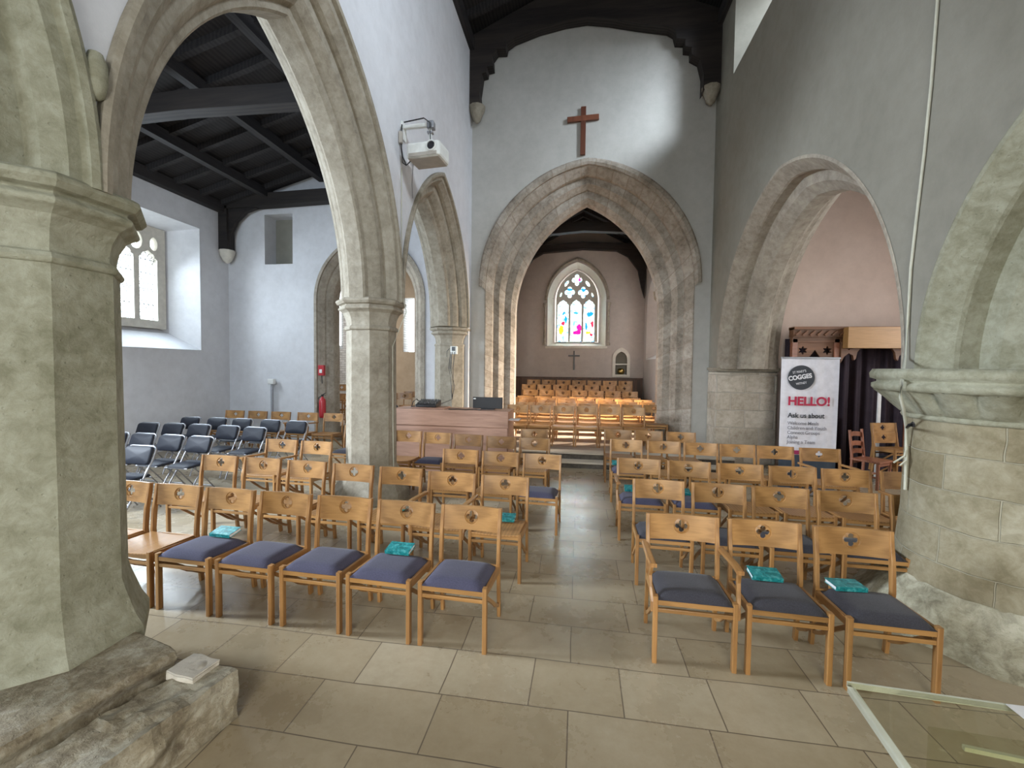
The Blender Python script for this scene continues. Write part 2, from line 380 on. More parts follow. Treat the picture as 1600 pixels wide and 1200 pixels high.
# ------------------------------------------------------------------ geometry generators
def arch_head(u0, u1, zs, za, n=14, off=0.0):
    """pointed (or round) arch outline from (u0,zs) over the apex to (u1,zs); off shrinks it concentrically"""
    w = (u1-u0)/2; h = za-zs; r = max((h*h+w*w)/(2*w), w); c = (u0+u1)/2
    k = r-w                                     # centre offset
    R = r-off
    amax = math.acos(max(-1, min(1, k/R)))
    L = []
    for i in range(n+1):
        a = amax*i/n
        L.append((c + k - R*math.cos(a), zs + R*math.sin(a)))
    Rr = [(2*c-u, z) for u, z in L[:-1]][::-1]
    return L + Rr
def interp(head, u):
    if u <= head[0][0]: return head[0][1]
    for (a, za), (b, zb) in zip(head, head[1:]):
        if a <= u <= b and b > a: return za + (zb-za)*(u-a)/(b-a)
    return head[-1][1]
def wall(name, axis, c0, c1, u0, u1, z0, ztop, ops, mat, parent=None, kind='structure', extra=()):
    """slab wall. axis 'X': plane x=c, u runs along y; axis 'Y': plane y=c, u runs along x.
    ztop: number or list of (u,z). ops: dict(head, lo, [head2, lo2]) openings, head sorted by u"""
    top = (lambda u: ztop) if isinstance(ztop, (int, float)) else (lambda u: interp(ztop, u))
    mb = MB()
    P = (lambda u, z, c: (c, u, z)) if axis == 'X' else (lambda u, z, c: (u, c, z))
    for side, c in ((0, c0), (1, c1)):
        O = []
        for o in ops:
            h = o['head'] if side == 0 else o.get('head2', o['head'])
            lo = o['lo'] if side == 0 else o.get('lo2', o['lo'])
            O.append((h, lo))
        us = {u0, u1}
        if not isinstance(ztop, (int, float)): us |= {u for u, z in ztop if u0 < u < u1}
        for h, lo in O: us |= {u for u, z in h if u0 <= u <= u1}
        us = sorted(us)
        for a, b in zip(us, us[1:]):
            if b-a < 1e-6: continue
            m = (a+b)/2; cuts = []
            for h, lo in O:
                if h[0][0] < m < h[-1][0]:
                    ha = interp([p for p in h], a) if a > h[0][0]+1e-9 else [z for u, z in h if abs(u-h[0][0]) < 1e-9][-1]
                    hb = interp(h, b) if b < h[-1][0]-1e-9 else [z for u, z in h if abs(u-h[-1][0]) < 1e-9][0]
                    cuts.append((lo, ha, hb))
            cuts.sort()
            pa = pb = z0
            for lo, ha, hb in cuts:
                if lo > pa+1e-6 or lo > pb+1e-6:
                    mb.add([P(a,pa,c), P(b,pb,c), P(b,lo,c), P(a,lo,c)], [(0,1,2,3) if side == 0 else (3,2,1,0)])
                pa, pb = ha, hb
            mb.add([P(a,pa,c), P(b,pb,c), P(b,top(b),c), P(a,top(a),c)], [(0,1,2,3) if side == 0 else (3,2,1,0)])
    for o in ops:
        h = o['head']; h2 = o.get('head2', h); lo = o['lo']; lo2 = o.get('lo2', lo)
        A = [(h[0][0], lo)] + h + [(h[-1][0], lo)]; B = [(h2[0][0], lo2)] + h2 + [(h2[-1][0], lo2)]
        n = len(A); vs = [P(u, z, c0) for u, z in A] + [P(u, z, c1) for u, z in B]
        fs = [(i, i+1, n+i+1, n+i) for i in range(n-1)]
        if lo > z0+1e-3: fs.append((n-1, 0, n, 2*n-1))
        mb.add(vs, fs)
    for u in (u0, u1):
        mb.add([P(u,z0,c0), P(u,z0,c1), P(u,top(u),c1), P(u,top(u),c0)], [(0,1,2,3)])
    ts = [u0] + ([u for u, z in ztop if u0 < u < u1] if not isinstance(ztop, (int, float)) else []) + [u1]
    for a, b in zip(ts, ts[1:]):
        mb.add([P(a,top(a),c0), P(b,top(b),c0), P(b,top(b),c1), P(a,top(a),c1)], [(0,1,2,3)])
    for e in extra: mb.box2(*e)
    o = mb.build(name, mat, parent, fix=False)
    if kind and parent is None: o['kind'] = kind
    return o
def rect_head(u0, u1, z): return [(u0, z), (u1, z)]

def arch_mould(axis, c, sgn, u0, u1, zs, za, sec, zfoot=None, n=16, inner=None):
    """sweep a section of (d inward, t into the wall) round a pointed arch; sgn gives the direction of t"""
    mb = MB(); rows = []
    P = (lambda u, z, t: (c+sgn*t, u, z)) if axis == 'X' else (lambda u, z, t: (u, c+sgn*t, z))
    if inner:        # the innermost order (offset dm) has its own springing and apex
        zs2, za2, dm = inner
        heads = [arch_head(u0+d, u1-d, zs+(zs2-zs)*d/dm, za+(za2-za)*d/dm, n) for d, t in sec]
    else: heads = [arch_head(u0, u1, zs, za, n, d) for d, t in sec]
    npt = len(heads[0]); m = len(sec)
    svec = [0.0]
    for (a, b), (a2, b2) in zip(sec, sec[1:]): svec.append(svec[-1]+math.hypot(a2-a, b2-b))
    pts = []; ul = []
    if zfoot is not None:
        k = max(1, int((zs-zfoot)/.3))
        for i in range(k): pts.append([(h[0][0], zfoot+(h[0][1]-zfoot)*i/k) for h in heads]); 
    for i in range(npt): pts.append([h[i] for h in heads])
    if zfoot is not None:
        for i in range(1, k+1): pts.append([(h[-1][0], h[-1][1]-(h[-1][1]-zfoot)*i/k) for h in heads])
    L = 0; prev = None; base = len(mb.v)
    vs = []
    for row in pts:
        if prev: L += math.hypot(row[m//2][0]-prev[0], row[m//2][1]-prev[1])
        prev = row[m//2]; ul.append(L)
        for j, (u, z) in enumerate(row): vs.append(P(u, z, sec[j][1]))
    fs = [(i*m+j, i*m+j+1, (i+1)*m+j+1, (i+1)*m+j) for i in range(len(pts)-1) for j in range(m-1)]
    mb.add(vs, fs)
    mb.f.append(tuple(range(m))); mb.f.append(tuple(range((len(pts)-1)*m, len(pts)*m)))
    for i in range(len(pts)):
        for j in range(m): mb.uv[i*m+j] = (ul[i], svec[j]+.2)
    return mb
def octo(prof, c, mat, name, parent, a0=PI/8, bevel=.006):
    mb = MB(); mb.lathe(prof, c, 8, a0, smooth=False); return mb.build(name, mat, parent, bevel=bevel)

# ------------------------------------------------------------------ camera
f_, pitch, roll, yaw, CH = 674.025, .0377505, .0118231, .1540128, 1.922063
cy, sy, cp, sp = math.cos(yaw), math.sin(yaw), math.cos(pitch), math.sin(pitch)
F = Vector((-sy*cp, cy*cp, -sp)); R0 = Vector((cy, sy, 0)); U0 = R0.cross(F)
R = R0*math.cos(roll) + U0*math.sin(roll); U = -R0*math.sin(roll) + U0*math.cos(roll)
cam = bpy.data.cameras.new('camera'); cam.sensor_width = 36; cam.lens = f_/1600*36; cam.clip_end = 200; cam.clip_start = .05
co = bpy.data.objects.new('camera', cam); COL.objects.link(co)
mt = Matrix((R, U, -F)).transposed().to_4x4(); mt.translation = Vector((0, 0, CH)); co.matrix_world = mt
SC.camera = co
def ray(x, y): return F*f_ + R*(x-800) - U*(y-600)
def onX(x, y, X):
    d = ray(x, y); return Vector((0,0,CH)) + d*(X/d.x)
def onY(x, y, Y):
    d = ray(x, y); return Vector((0,0,CH)) + d*(Y/d.y)
def onZ(x, y, Z=0):
    d = ray(x, y); return Vector((0,0,CH)) + d*((Z-CH)/d.z)

# ================================================================== SETTING
# floors
mb = MB(); mb.box2((-10.2,-5.2,-.3), (7.4,8.35,0)); fl = mb.build('floor', M['floor']); fl['kind'] = 'structure'
mb = MB(); mb.box2((-10.2,8.35,-.3), (-2.95,16.0,0)); o = mb.build('floor_north_aisle', M['floor']); o['kind'] = 'structure'
mb = MB(); mb.box2((2.95,8.35,-.3), (7.4,10.0,0)); o = mb.build('floor_south_aisle', M['floor']); o['kind'] = 'structure'
NX0, SX0 = -2.56, 2.80             # nave faces of the two arcades
for y0, z0, z1, lb in ((8.35,-.02,.12,'lower worn stone step across the nave before the chancel'), (8.66,.10,.245,'upper worn stone step across the nave before the chancel')):
    st = empty('chancel_step', (0,y0,z0)); tag(st, lb, 'step', 'steps up to the chancel')
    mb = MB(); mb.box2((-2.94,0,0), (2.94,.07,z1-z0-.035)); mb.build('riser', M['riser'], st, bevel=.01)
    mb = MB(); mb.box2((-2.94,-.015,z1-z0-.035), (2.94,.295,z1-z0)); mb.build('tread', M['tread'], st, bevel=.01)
mb = MB(); mb.box2((-2.95,8.40,-.3), (2.95,8.70,.08)); o = mb.build('floor_step_core', M['floor']); o['kind'] = 'structure'
mb = MB(); mb.box2((-2.95,8.72,-.3), (2.95,13.1,.24)); o = mb.build('floor_chancel', M['carpet'], bevel=.01); o['kind'] = 'structure'
mb = MB()
mb.box2((-2.95,13.1,-.3), (2.95,14.1,.38)); mb.box2((-2.95,14.1,-.3), (2.95,14.95,.52)); mb.box2((-2.95,14.95,-.3), (2.95,17.5,.66))
o = mb.build('floor_sanctuary', M['carpet']); o['kind'] = 'structure'
mb = MB(); mb.box2((-9.4,10.7,-.2), (-3.4,15.6,.3)); o = mb.build('floor_north_chapel', M['carpet']); o['kind'] = 'structure'

# ---- north arcade wall (x -2.56 .. -3.42)
SPR = 2.83
A1 = (2.02, 5.86, SPR, 5.75); A2 = (5.98, 9.62, SPR, 5.42); A0 = (-2.1, 1.90, SPR, 5.6); A00 = (-5.0,-2.2, SPR, 5.2)
NT = .86
ops = [dict(head=arch_head(*a, 20, .0), lo=SPR) for a in (A1, A2, A0)]
# clerestory windows in the north wall, above the arches (mostly out of the frame)
for y in (-3.2, .6, 4.2):
    ops.append(dict(head=arch_head(y, y+1.3, 8.0, 8.6), lo=7.2))
wall('wall_north', 'X', NX0, NX0-NT, -4.2, 10.0, SPR, 9.3, ops, M['plaster_n'], extra=[((NX0,9.80,0),(NX0-NT,10.0,SPR)),((NX0,-4.2,0),(NX0-NT,-2.1,SPR))])
SEC_N = [(-.075,-.002),(-.075,-.045),(-.045,-.06),(-.01,-.05),(.0,-.004),(.055,0),(.07,.02),(.12,.075),(.135,.12),(.135,.15),(.225,.155),(.245,.17),(.30,.235),(.325,.29),(.38,.305),(.40,.33),(.40,NT-.33),(.38,NT-.305),(.325,NT-.29),(.30,NT-.235),(.245,NT-.17),(.225,NT-.155),(.135,NT-.15),(.135,NT-.12),(.12,NT-.075),(.07,NT-.02),(.0,NT),(-.05,NT+.004)]
TN = [0]
def arch_obj(mbx, mat, label):
    TN[0] += 1; o = mbx.build('trim_%d' % TN[0], mat, fix=False); tag(o, label, 'arch', None, 'structure'); return o
ar1 = arch_obj(arch_mould('X', NX0, -1, *A1, SEC_N, n=26), M['stone'], 'large moulded stone arch between the near left pillar and the middle pillar')
ar2 = arch_obj(arch_mould('X', NX0, -1, *A2, SEC_N, n=26), M['stone'], 'narrow-looking moulded stone arch below the projector')
ar0 = arch_obj(arch_mould('X', NX0, -1, *A0, SEC_N, n=26), M['stone_green'], 'moulded stone arch cut off by the top left corner')

# carved stop where the first hood ends
mb = MB(); mb.lathe([(.01,-.12),(.035,-.10),(.05,-.03),(.05,.06),(.03,.12)], (NX0+.03, 1.955, 3.42), 10)
o = mb.build('hood_stop', M['stone_green']); tag(o, 'small worn stone boss ending the arch hood above the near left pillar', 'corbel')

CAPN = [(.372,-.435),(.40,-.43),(.408,-.405),(.395,-.38),(.37,-.37),(.372,-.32),(.385,-.26),(.42,-.19),(.455,-.165),(.485,-.15),(.49,-.125),(.465,-.105),(.455,-.09),(.50,-.075),(.525,-.045),(.525,-.02),(.49,0),(.30,.0)]
def oct_pillar(x, y, mat, rsh, rbot, label, base, roll_=None, s=1.0, zb=0, group=None):
    t = empty('stone_pillar', (x, y, zb)); tag(t, label, 'pillar')
    octo([(rbot, base[-1][1]-.05-zb), (rsh, SPR-.39-zb)], (0,0,0), mat, 'shaft', t, bevel=.012)
    octo([(r*s, z+SPR+.025-zb) for r, z in CAPN], (0,0,0), mat, 'capital', t, bevel=.01)
    octo([(r, z-zb) for r, z in base], (0,0,0), mat, 'base', t, bevel=.015)
    return t
P0 = oct_pillar(-3.0, 1.96, M['stone_green'], .385, .395, 'massive eight-sided stone pillar filling the left edge', [(.50,.28),(.50,.36),(.46,.44),(.41,.60),(.395,.66)])
P1 = oct_pillar(-2.99, 5.9, M['stone'], .345, .355, 'eight-sided grey stone pillar in the middle of the left arcade', [(.55,0),(.54,.12),(.48,.24),(.40,.42),(.355,.50)], s=.93)
# east respond (half octagon) under the second arch
t = empty('respond_pillar', (-2.99, 9.80, 0)); tag(t, 'half pillar against the wall beside the chancel arch, socket box on it', 'pillar')
octo([(.42,0),(.40,.35),(.365,.45),(.36,SPR-.42)], (0,0,0), M['stone'], 'shaft', t)
octo([(r*.92, z+SPR) for r, z in CAPN], (0,0,0), M['stone'], 'capital', t)

# stone plinth and broken bench end at the foot of the near pillar
pl = empty('stone_plinth', (-2.6, 1.6, 0)); tag(pl, 'rounded stone plinth at the foot of the near left pillar', 'plinth')
mb = MB()
A = Vector((-2.16,2.02,0)); dirp = (Vector((-2.30,1.42,0))-A).normalized()
nrm = Vector((dirp.y, -dirp.x, 0))
if nrm.x > 0: nrm = -nrm
# plinth body: roll-moulded edge along the line A -> towards the camera's left
path = [A + dirp*s for s in (0, .3, .6, .9, 1.3, 1.8)]
secp = [(0,0),(0,.16),(.02,.21),(.035,.24),(.0,.30),(.02,.335),(.07,.35),(.9,.36),(.9,0)]
vs = []; 
for p in path:
    for a, z in secp: vs.append(p + nrm*a + Vector((0,0,z)))
m = len(secp); fs = [(i*m+j, i*m+(j+1)%m, (i+1)*m+(j+1)%m, (i+1)*m+j) for i in range(len(path)-1) for j in range(m)]
mb.add([v-Vector((-2.6,1.6,0)) for v in vs], fs + [tuple(range(m)), tuple(range((len(path)-1)*m, len(path)*m))])
mb.build('roll_moulding', M['stone_rough'], pl, bevel=.012)
# rubble block: displaced box
def rubble(name, c, d, rz, mat, label, cat, amp=.03, seed=1, cuts=12):
    bm = bmesh.new(); bmesh.ops.create_cube(bm, size=1)
    for v in bm.verts: v.co = Vector((v.co.x*d[0], v.co.y*d[1], v.co.z*d[2]))
    bmesh.ops.subdivide_edges(bm, edges=bm.edges, cuts=cuts, use_grid_fill=True)
    from mathutils import noise as mn
    for v in bm.verts:
        if v.co.z < -d[2]*.45: continue
        p = v.co*5 + Vector((seed*7.3, seed*3.1, 0)); k = mn.noise(p)*amp + mn.noise(p*2.7)*amp*.6
        q = v.co.copy(); q.normalize(); v.co += Vector((q.x*k, q.y*k, abs(q.z)*k))
        v.co.z += -max(0, mn.noise(v.co*9))*amp
    me = bpy.data.meshes.new(name); bm.to_mesh(me); bm.free(); me.materials.append(mat)
    o = bpy.data.objects.new(name, me); COL.objects.link(o); o.location = c; o.rotation_euler = (0,0,rz)
    tag(o, label, cat); return o
ang = math.atan2(dirp.y, dirp.x) + PI/2
rubble('rubble_block', (-2.02,1.66,.14), (.30,.80,.27), ang+.05, M['stone_rough'], 'low broken rubble stone block beside the near left plinth', 'stone block', .035, 2, 18)
rubble('loose_slab', (-2.03,1.98,.275), (.19,.15,.05), ang+.1, M['stone_resp'], 'pale grey stone slab on the far end of the broken rubble block', 'stone slab', .012, 5, 6)

# ---- south arcade wall (x 2.80 .. 3.95)
ST = 1.15
B1 = (4.25, 9.43, 1.95, 4.85); B2 = (-.10, 4.12, 1.95, 4.06)
ops = [dict(head=arch_head(*B1, 20), lo=1.95), dict(head=arch_head(*B2, 20), lo=1.95),
       dict(head=rect_head(5.6, 8.95, 9.0), lo=7.55, head2=rect_head(6.3, 8.3, 9.0), lo2=8.0),
       dict(head=rect_head(-.6, 2.6, 9.0), lo=7.55, head2=rect_head(0, 2.0, 9.0), lo2=8.0)]
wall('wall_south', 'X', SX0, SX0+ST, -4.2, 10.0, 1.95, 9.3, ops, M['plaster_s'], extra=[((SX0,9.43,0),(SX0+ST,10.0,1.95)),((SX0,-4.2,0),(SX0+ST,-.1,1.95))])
SEC_S = [(-.012,-.004),(0,-.008),(.03,-.004),(.16,.16),(.17,.19),(.17,.33),(.30,.36),(.42,.50),(.43,.54),(.43,ST-.42),(.33,ST-.36),(.30,ST-.30),(.20,ST-.30),(.17,ST-.16),(.06,ST-.02),(-.02,ST+.004)]
arch_obj(arch_mould('X', SX0, 1, *B1, SEC_S, n=24), M['stone_arch_s'], 'worn stone arch above the welcome banner')
arch_obj(arch_mould('X', SX0, 1, *B2, SEC_S, n=24), M['stone_green'], 'yellowish stone arch springing from the round pillar, cut by the right edge')
# respond pier of the south arcade: rubble below, dressed impost
rp = empty('respond_pillar', (3.37, 9.70, 0)); tag(rp, 'pale rubble pier left of the welcome banner', 'pillar')
mb = MB(); mb.box2((2.775,9.39,0), (3.96,9.98,1.88)); 
for i in range(len(mb.v)): x, y, z = mb.v[i]; mb.v[i] = (x-3.37, y-9.70, z)
mb.build('pier', M['stone_resp'], rp, bevel=.03)
mb = MB(); mb.box((-.005,-.035,1.95), (1.22,.62,.05)); mb.box((-.005,-.05,1.915), (1.18,.60,.03)); mb.build('impost', M['stone'], rp, bevel=.008)
# smooth plastered jamb strip on the nave face
# round pillar with scalloped capital
PX, PY = 3.25, 3.80
rp = empty('round_pillar', (PX, PY, 0)); tag(rp, 'thick round stone pillar with scalloped capital at the right edge', 'pillar')
mb = MB()
prof = [(.70,.0),(.68,.2),(.635,.5),(.61,.8),(.603,1.2),(.60,1.60)]
n = 64; vs = []
full = []
for i, (r, z) in enumerate(prof):
    for k in range(n+1):
        a = 2*PI*k/n; full.append((r*math.cos(a), r*math.sin(a), z)); mb.uv[i*(n+1)+k] = (a*.62, z)
mb.add(full, [(i*(n+1)+k, i*(n+1)+k+1, (i+1)*(n+1)+k+1, (i+1)*(n+1)+k) for i in range(len(prof)-1) for k in range(n)], smooth=True)
mb.build('shaft', M['stone_green_j'], rp, fix=False)
# irregular footing
from mathutils import noise as mn
mb = MB(); vs = []; rows = [(.93,0),(.90,.05),(.84,.10),(.80,.17),(.74,.26),(.66,.34)]
for i, (r, z) in enumerate(rows):
    for k in range(72):
        a = 2*PI*k/72; q = mn.noise(Vector((math.cos(a)*3, math.sin(a)*3, z*6)))*.05 + mn.noise(Vector((math.cos(a)*9, math.sin(a)*9, z*15)))*.025
        vs.append(((r+q)*math.cos(a), (r+q)*math.sin(a), z))
mb.add(vs, [(i*72+k, i*72+(k+1)%72, (i+1)*72+(k+1)%72, (i+1)*72+k) for i in range(len(rows)-1) for k in range(72)], smooth=True)
mb.build('rough_footing', M['stone_foot'], rp)
# capital: scallops + abacus
mb = MB(); vs = []; rows = [(0,0),(.18,.02),(.42,.07),(.68,.13),(.88,.17),(1.0,.19)]; nk = 160; ns = 20
for t_, dz in rows:
    for k in range(nk):
        a = 2*PI*k/nk; lob = abs(math.sin(a*ns/2))**.55
        r = .605 + .185*t_*(.45+.55*lob) + .03*t_
        zz = 1.60 + dz*1.0 - (1-lob)*(-.0)
        vs.append((r*math.cos(a), r*math.sin(a), 1.585+dz))
mb.add(vs, [(i*nk+k, i*nk+(k+1)%nk, (i+1)*nk+(k+1)%nk, (i+1)*nk+k) for i in range(len(rows)-1) for k in range(nk)], smooth=True)
cp_ = mb.build('scalloped_capital', M['stone_green'], rp)
mb = MB(); mb.lathe([(.60,1.775),(.815,1.775),(.835,1.80),(.835,1.83),(.80,1.845),(.80,1.86),(.845,1.875),(.85,1.915),(.83,1.95),(.3,1.95)], n=64); mb.build('abacus', M['stone_green'], rp)
mb = MB(); mb.lathe([(.60,1.555),(.625,1.56),(.635,1.58),(.625,1.60),(.60,1.605)], n=64, cap=False); mb.build('necking_ring', M['stone_green'], rp)
# springer block above the pillar where the two arches rise
mb = MB(); mb.box2((SX0+.02-PX, 4.06-PY, 1.95), (SX0+ST-.02-PX, 4.30-PY, 2.6)); mb.build('springer', M['stone_green'], rp, bevel=.03)

# ---- nave east wall with chancel arch
CW = 2.45; CC = .12; CZ = 3.85; CA = 6.60; CT = .9; CI = (3.2, 5.84, .75)
och = arch_head(CC-CW+.12, CC+CW-.12, CZ+(CI[0]-CZ)*.16, CA+(CI[1]-CA)*.16, 24)
wall('wall_east', 'Y', 10.0, 10.0+CT, -3.42, 3.9, 0, [(-3.42,9.35),(.1,10.6),(3.9,9.35)], [dict(head=och, lo=.2)], M['plaster'])
SEC_C = [(.105,-.006),(.13,-.004),(.26,.13),(.27,.16),(.27,.24),(.30,.25),(.40,.26),(.50,.37),(.51,.42),(.60,.43),(.66,.44),(.75,.54),(.75,.80),(.60,CT),(.11,CT+.004)]
ca = arch_obj(arch_mould('Y', 10.0, 1, CC-CW, CC+CW, CZ, CA, SEC_C, zfoot=.2, n=26, inner=CI), M['stone_j'], 'wide chancel arch of jointed stone below the red wooden cross')
mb = arch_mould('Y', 10.0, 1, CC-CW, CC+CW, CZ, CA, [(.11,-.002),(.11,-.06),(.06,-.09),(.0,-.08),(-.03,-.05),(-.03,.0)], zfoot=CZ-.02, n=26, inner=CI)
hd = mb.build('hood_mould', M['stone_j'], ca, fix=False)

# ---- nave west wall & roof
wall('wall_west', 'Y', -4.2, -4.7, -3.6, 3.9, 0, 10.5, [dict(head=arch_head(-1.3,1.5,2.9,4.1), lo=.9)], M['plaster'])  # unseen opening, lowered so the added fill reaches the near floor
mb = MB()
mb.add([(-3.5,-4.6,9.2),(-3.5,11,9.2),(.1,11,10.5),(.1,-4.6,10.5),(3.95,-4.6,9.2),(3.95,11,9.2)], [(0,1,2,3),(3,2,5,4)])
mb.add([(-3.5,-4.6,9.45),(-3.5,11,9.45),(.1,11,10.75),(.1,-4.6,10.75),(3.95,-4.6,9.45),(3.95,11,9.45)], [(3,2,1,0),(4,5,2,3)])
for i in range(16):
    y = -4.2+i*.9
    mb.bar([(-2.7,y,9.42),(.1,y,10.42)], .12, .16); mb.bar([(2.9,y,9.42),(.1,y,10.42)], .12, .16)
mb.box2((-2.75,-4.2,9.05), (-2.45,9.95,9.3)); mb.box2((2.70,-4.2,9.05), (3.0,9.95,9.3)); mb.bar([(.1,-4.2,10.35),(.1,9.9,10.35)], .25, .25)
o = mb.build('ceiling', M['dark_timber'], fix=False); o['kind'] = 'structure'

# roof trusses of the nave: traced arch-braced truss against the east wall, same again further west
def truss(y, label):
    px = [(740,168),(738,158),(750,155),(749,144),(751,130),(753,115),(760,113),(761,105),(770,103),(769,87),(776,77),(790,76.5),(792,67.5),(803,59),(843,43),(884,31.5),(918,26),(953,29),(999,36),(1045,41.7),(1055,47.5),(1058,60.5),(1071,61),(1071,73),(1081,74),(1081,85),(1094,92),(1099.5,115),(1098.5,144),(1095.5,156),(1112,157)]
    inner = []
    for x, yy in px[1:-1]:
        p = onY(x, yy, 9.72); inner.append((p.x, p.z))
    inner[0] = (NX0+.26, 7.84); inner[-1] = (SX0-.28, 7.84)
    lo = 7.84
    outer = inner + [(SX0+.0, lo), (SX0+.0, 9.35), (.1, 10.5), (NX0-.0, 9.35), (NX0-.0, lo)]
    mb = MB(); mb.prism(outer, [], y-.13, y+.13, 'Y')
    o = mb.build('roof_truss', M['dark_timber_x']); tag(o, label, 'roof truss'); return o
truss(9.84, 'dark arch-braced roof truss with notched edge against the nave east wall')
for x, s, l in ((NX0+.16, 1, 'left'), (SX0-.17, -1, 'right')):
    mb = MB(); mb.lathe([(.03,-.36),(.09,-.30),(.14,-.16),(.19,-.05),(.19,0)], (x, 9.80, 7.84), 10)
    o = mb.build('stone_corbel', M['stone']); tag(o, 'small carved stone corbel under the %s foot of the nave roof truss' % l, 'corbel')

# ---- north aisle
NAX = -9.0
no = []
nw_head = arch_head(6.9, 9.14, 5.12, 5.18, 4); nw_head = [(6.9,5.12),(9.14,5.15)]
no.append(dict(head=[(6.55,5.15),(9.14,5.15)], lo=2.25, head2=[(7.05,4.98),(8.77,4.98)], lo2=2.72))
no.append(dict(head=[(1.2,5.15),(3.6,5.15)], lo=2.25, head2=[(1.5,4.98),(3.3,4.98)], lo2=2.72))
wall('wall_aisle_north', 'X', NAX, NAX-.72, -4.2, 10.0, 0, 6.1, no, M['plaster_n'])
# aisle east wall with arch to the chapel
EA = (-6.50, -3.75, 3.55, 5.05)
wall('wall_aisle_east', 'Y', 9.98, 10.75, -9.72, -3.40, 0, 8.0,
     [dict(head=arch_head(*EA, 18), lo=0), dict(head=[(-7.95,5.72),(-7.17,5.72)], lo=4.47)], M['plaster_n'])
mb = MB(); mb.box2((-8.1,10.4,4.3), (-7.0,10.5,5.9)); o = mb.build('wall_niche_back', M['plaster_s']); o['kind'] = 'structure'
SEC_E = [(-.07,-.002),(-.07,-.05),(0,-.05),(.0,-.004),(.05,0),(.14,.09),(.15,.14),(.20,.16),(.28,.25),(.29,.30),(.29,.52),(.10,.77),(0,.775)]
o = arch_obj(arch_mould('Y', 9.98, 1, *EA, SEC_E, zfoot=0, n=20), M['stone_arch_s'], 'plain stone arch leading to the chapel behind the middle pillar')
# west wall of aisle, roof
wall('wall_aisle_west', 'Y', -4.2, -4.6, -9.72, -3.40, 0, 8.0, [dict(head=arch_head(-7.2,-5.4,4.0,4.8), lo=2.0)], M['plaster_n'])  # unseen opening, added with its fill lamp
mb = MB()
def zr(x): return 5.95 + (x+9.0)*.27
mb.add([(-9.8,-4.4,zr(-9.8)),(-9.8,10.8,zr(-9.8)),(-3.3,10.8,zr(-3.3)),(-3.3,-4.4,zr(-3.3))], [(0,1,2,3)])
mb.add([(-9.8,-4.4,zr(-9.8)+.2),(-9.8,10.8,zr(-9.8)+.2),(-3.3,10.8,zr(-3.3)+.2),(-3.3,-4.4,zr(-3.3)+.2)], [(3,2,1,0)])
y = -4.0
while y < 9.9:
    mb.bar([(-9.0,y,zr(-9)-.06),(-3.4,y,zr(-3.4)-.06)], .10, .13); y += .62
for x in (-7.7,-6.3,-4.9): mb.bar([(x,-4.2,zr(x)-.16),(x,9.9,zr(x)-.16)], .16, .2)
mb.box2((-9.0,-4.2,5.72), (-8.82,9.97,5.95))
o = mb.build('ceiling_north_aisle', M['dark_timber'], fix=False); o['kind'] = 'structure'
def tie(y, label, post):
    t = empty('tie_beam', (-6.2, y, 5.9)); tag(t, label, 'roof beam')
    mb = MB(); mb.bar([(-2.8,0,.06),(0,0,.12),(2.77,0,.06)], .24, .30); mb.build('beam', M['dark_timber_x'], t)
    if post:
        mb = MB(); mb.box2((-2.80,-.12,-1.10), (-2.56,.12,.0)); mb.build('wall_post', M['dark_timber_x'], t)
        pts = [(-2.56,-.95),(-2.50,-.62),(-2.36,-.38),(-2.1,-.17),(-1.8,-.09),(-1.8,.0),(-2.56,.0)]
        mb = MB(); mb.prism(pts, [], -.06, .06, 'Y'); mb.build('curved_brace', M['dark_timber_x'], t)
tie(9.80, 'dark roof beam with curved brace along the aisle end wall', True)
tie(6.10, 'dark roof beam crossing the middle of the left aisle', False)
tie(2.4, 'nearest dark roof beam of the left aisle, hidden mostly by arch', False)
mb = MB(); mb.lathe([(.03,-.32),(.10,-.26),(.16,-.12),(.18,0)], (-8.86, 9.80, 4.80), 10)
o = mb.build('stone_corbel', M['win_stone']); tag(o, 'pale round corbel high in the left aisle corner', 'corbel')

# ---- south aisle
wall('wall_south_aisle_east', 'Y', 9.45, 9.95, 3.94, 7.2, 0, 7.0, [], M['plaster_pink'])
wall('wall_south_aisle_south', 'X', 7.0, 7.4, -4.2, 9.95, 0, 5.2, [dict(head=arch_head(5.6,7.8,3.4,4.5), lo=1.6), dict(head=arch_head(.8,3.2,3.4,4.5), lo=1.6)], M['plaster_pink'])
wall('wall_south_aisle_west', 'Y', -4.2, -4.6, 3.9, 7.4, 0, 6.0, [], M['plaster_pink'])
mb = MB(); mb.add([(3.5,-4.4,6.6),(7.5,-4.4,5.1),(7.5,10,5.1),(3.5,10,6.6)], [(0,1,2,3)]); mb.add([(3.5,-4.4,6.8),(7.5,-4.4,5.3),(7.5,10,5.3),(3.5,10,6.8)], [(3,2,1,0)])
for i in range(10): mb.bar([(3.8,-3.5+i*1.4,6.4),(7.1,-3.5+i*1.4,5.17)], .12, .16)
o = mb.build('ceiling_south_aisle', M['dark_timber'], fix=False); o['kind'] = 'structure'

